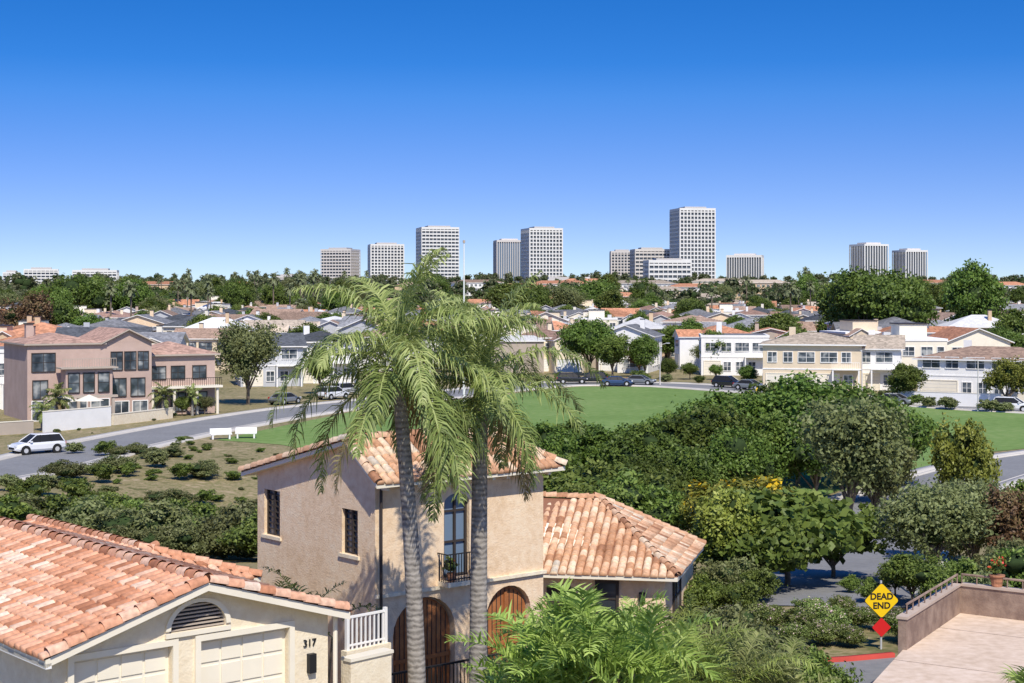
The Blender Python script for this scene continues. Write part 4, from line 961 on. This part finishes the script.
car('carblack',572,239,2);car('carblack',592,240,178);car('cargrey',640,236,-20);car('carblue',617,233,-5);car('carblack',728,229.5,-35);car('cargrey',750,224,-38)
car('cargrey',895,194,-38);car('carwhite',1012,184,-28)
# ------------------------------------------------------------------ park furniture
def bench(px,d,rot):
    e=empty('park_bench',(bx(px,d),d,g1(bx(px,d),d)+.03),rot);m1=MB();m1.box(-1.0,1.0,-.3,.25,.42,.52,'white');m1.obj('seat',e)
    m1=MB();m1.hexa([(-1,.25,.52),(1,.25,.52),(1,.33,.5),(-1,.33,.5),(-1,.36,.98),(1,.36,.98),(1,.44,.98),(-1,.44,.98)],'white');m1.obj('backrest',e)
    for i,x in enumerate((-.85,.7)): m1=MB();m1.box(x,x+.15,-.28,.3,0,.42,'white');m1.obj('leg_%d'%(i+1),e)
bench(221,150,.3);bench(246,151,.1)
mb=MB();mb.cyl((0,0,0),(0,0,19.3),.14,.06,'white',10);mb.cyl((0,0,19.3),(0,0,19.6),.14,.14,'cap',8);mb.cyl((0,0,0),(0,0,.4),.35,.3,'conc',10);mb.obj('flagpole',loc=(bx(464,180),180,0))
def lamp(px,d,h=7):
    mb=MB();mb.cyl((0,0,0),(0,0,h),.09,.05,'conc2',8);mb.cyl((0,0,h-.1),(1.3,0,h+.15),.04,.03,'conc2',6);mb.box(1.1,1.7,-.12,.12,h+.08,h+.2,'greyw');mb.cyl((0,0,0),(0,0,.5),.14,.12,'conc2',8);mb.obj('street_lamp',loc=(bx(px,d),d,0),rot=R.uniform(0,3))
for px_,d_ in ((660,236),(862,206),(978,184),(430,250)): lamp(px_,d_,6)
mb=MB();mb.cyl((0,0,0),(0,0,.55),.11,.11,'signy',10);mb.cyl((0,0,.55),(0,0,.72),.14,.04,'signy',10);mb.cyl((-.2,0,.4),(.2,0,.4),.06,.06,'signy',8);mb.cyl((0,0,0),(0,0,.06),.17,.17,'signy',10);mb.obj('fire_hydrant',loc=(bx(757,216),216,.1))
mb=MB();mb.cyl((0,0,0),(0,0,.3),.14,.2,'r_or',14);mb.cyl((0,0,.3),(0,0,.34),.23,.23,'r_or',14);mb.obj('plant_pot',loc=(13.95,46.03,5.47))
link('potted_geranium',mesh_np('potted_geranium',tree_parts(.6,.34,0,6,10,14,.05,78,tr=0),['bark','lf_redfl','core']),None,(13.95,46.03,5.72))
# ------------------------------------------------------------------ light, sky, camera
EL=math.radians(50);az=(0.24,-.971)
w=bpy.data.worlds.new('World');scene.world=w;w.use_nodes=True;nt=w.node_tree;bg=nt.nodes['Background']
sk=nt.nodes.new('ShaderNodeTexSky');sk.sky_type='NISHITA';sk.sun_disc=False;sk.sun_elevation=EL;sk.sun_rotation=math.atan2(az[0],az[1]);sk.air_density=1.0;sk.dust_density=.3;sk.ozone_density=4.0;sk.altitude=0
tc=nt.nodes.new('ShaderNodeTexCoord');sp=nt.nodes.new('ShaderNodeSeparateXYZ');cb=nt.nodes.new('ShaderNodeCombineXYZ');mu=nt.nodes.new('ShaderNodeMath');mu.operation='MULTIPLY';mu.inputs[1].default_value=2.3
ad=nt.nodes.new('ShaderNodeMath');ad.operation='ADD';ad.inputs[1].default_value=.05
nt.links.new(tc.outputs['Generated'],sp.inputs[0]);nt.links.new(sp.outputs[0],cb.inputs[0]);nt.links.new(sp.outputs[1],cb.inputs[1]);nt.links.new(sp.outputs[2],mu.inputs[0]);nt.links.new(mu.outputs[0],ad.inputs[0]);nt.links.new(ad.outputs[0],cb.inputs[2])
vn=nt.nodes.new('ShaderNodeVectorMath');vn.operation='NORMALIZE';nt.links.new(cb.outputs[0],vn.inputs[0]);nt.links.new(vn.outputs[0],sk.inputs[0])
hs=nt.nodes.new('ShaderNodeHueSaturation');nt.links.new(sk.outputs[0],hs.inputs['Color']);nt.links.new(hs.outputs[0],bg.inputs['Color'])
def mrange(a,b,c,d,sock):
    q=nt.nodes.new('ShaderNodeMapRange');q.inputs[1].default_value=a;q.inputs[2].default_value=b;q.inputs[3].default_value=c;q.inputs[4].default_value=d;nt.links.new(sp.outputs[2],q.inputs[0]);nt.links.new(q.outputs[0],sock)
mrange(0,.14,1.12,1.38,hs.inputs['Saturation']);mrange(0,.12,.53,.512,hs.inputs['Hue']);mrange(0,.12,.93,1.28,hs.inputs['Value'])
bg.inputs['Strength'].default_value=.14
sl=bpy.data.lights.new('sun','SUN');sl.energy=5.0;sl.angle=math.radians(.5);sl.color=(1,.94,.83);so=bpy.data.objects.new('sun',sl);COL.objects.link(so)
dv=Vector((az[0]*math.cos(EL),az[1]*math.cos(EL),math.sin(EL)));so.rotation_euler=dv.to_track_quat('Z','Y').to_euler();so.location=(0,0,60)
cam=bpy.data.cameras.new('camera');co=bpy.data.objects.new('camera',cam);COL.objects.link(co);co.location=(0,0,CZ);co.rotation_euler=(math.pi/2,0,0)
cam.sensor_width=36;cam.lens=F/1024*36;cam.shift_y=-(341.5-290)/1024;cam.clip_start=.5;cam.clip_end=20000
scene.camera=co
scene.view_settings.view_transform='Standard';scene.view_settings.look='None';scene.view_settings.exposure=0;scene.view_settings.gamma=1
print('objects',len(bpy.data.objects))
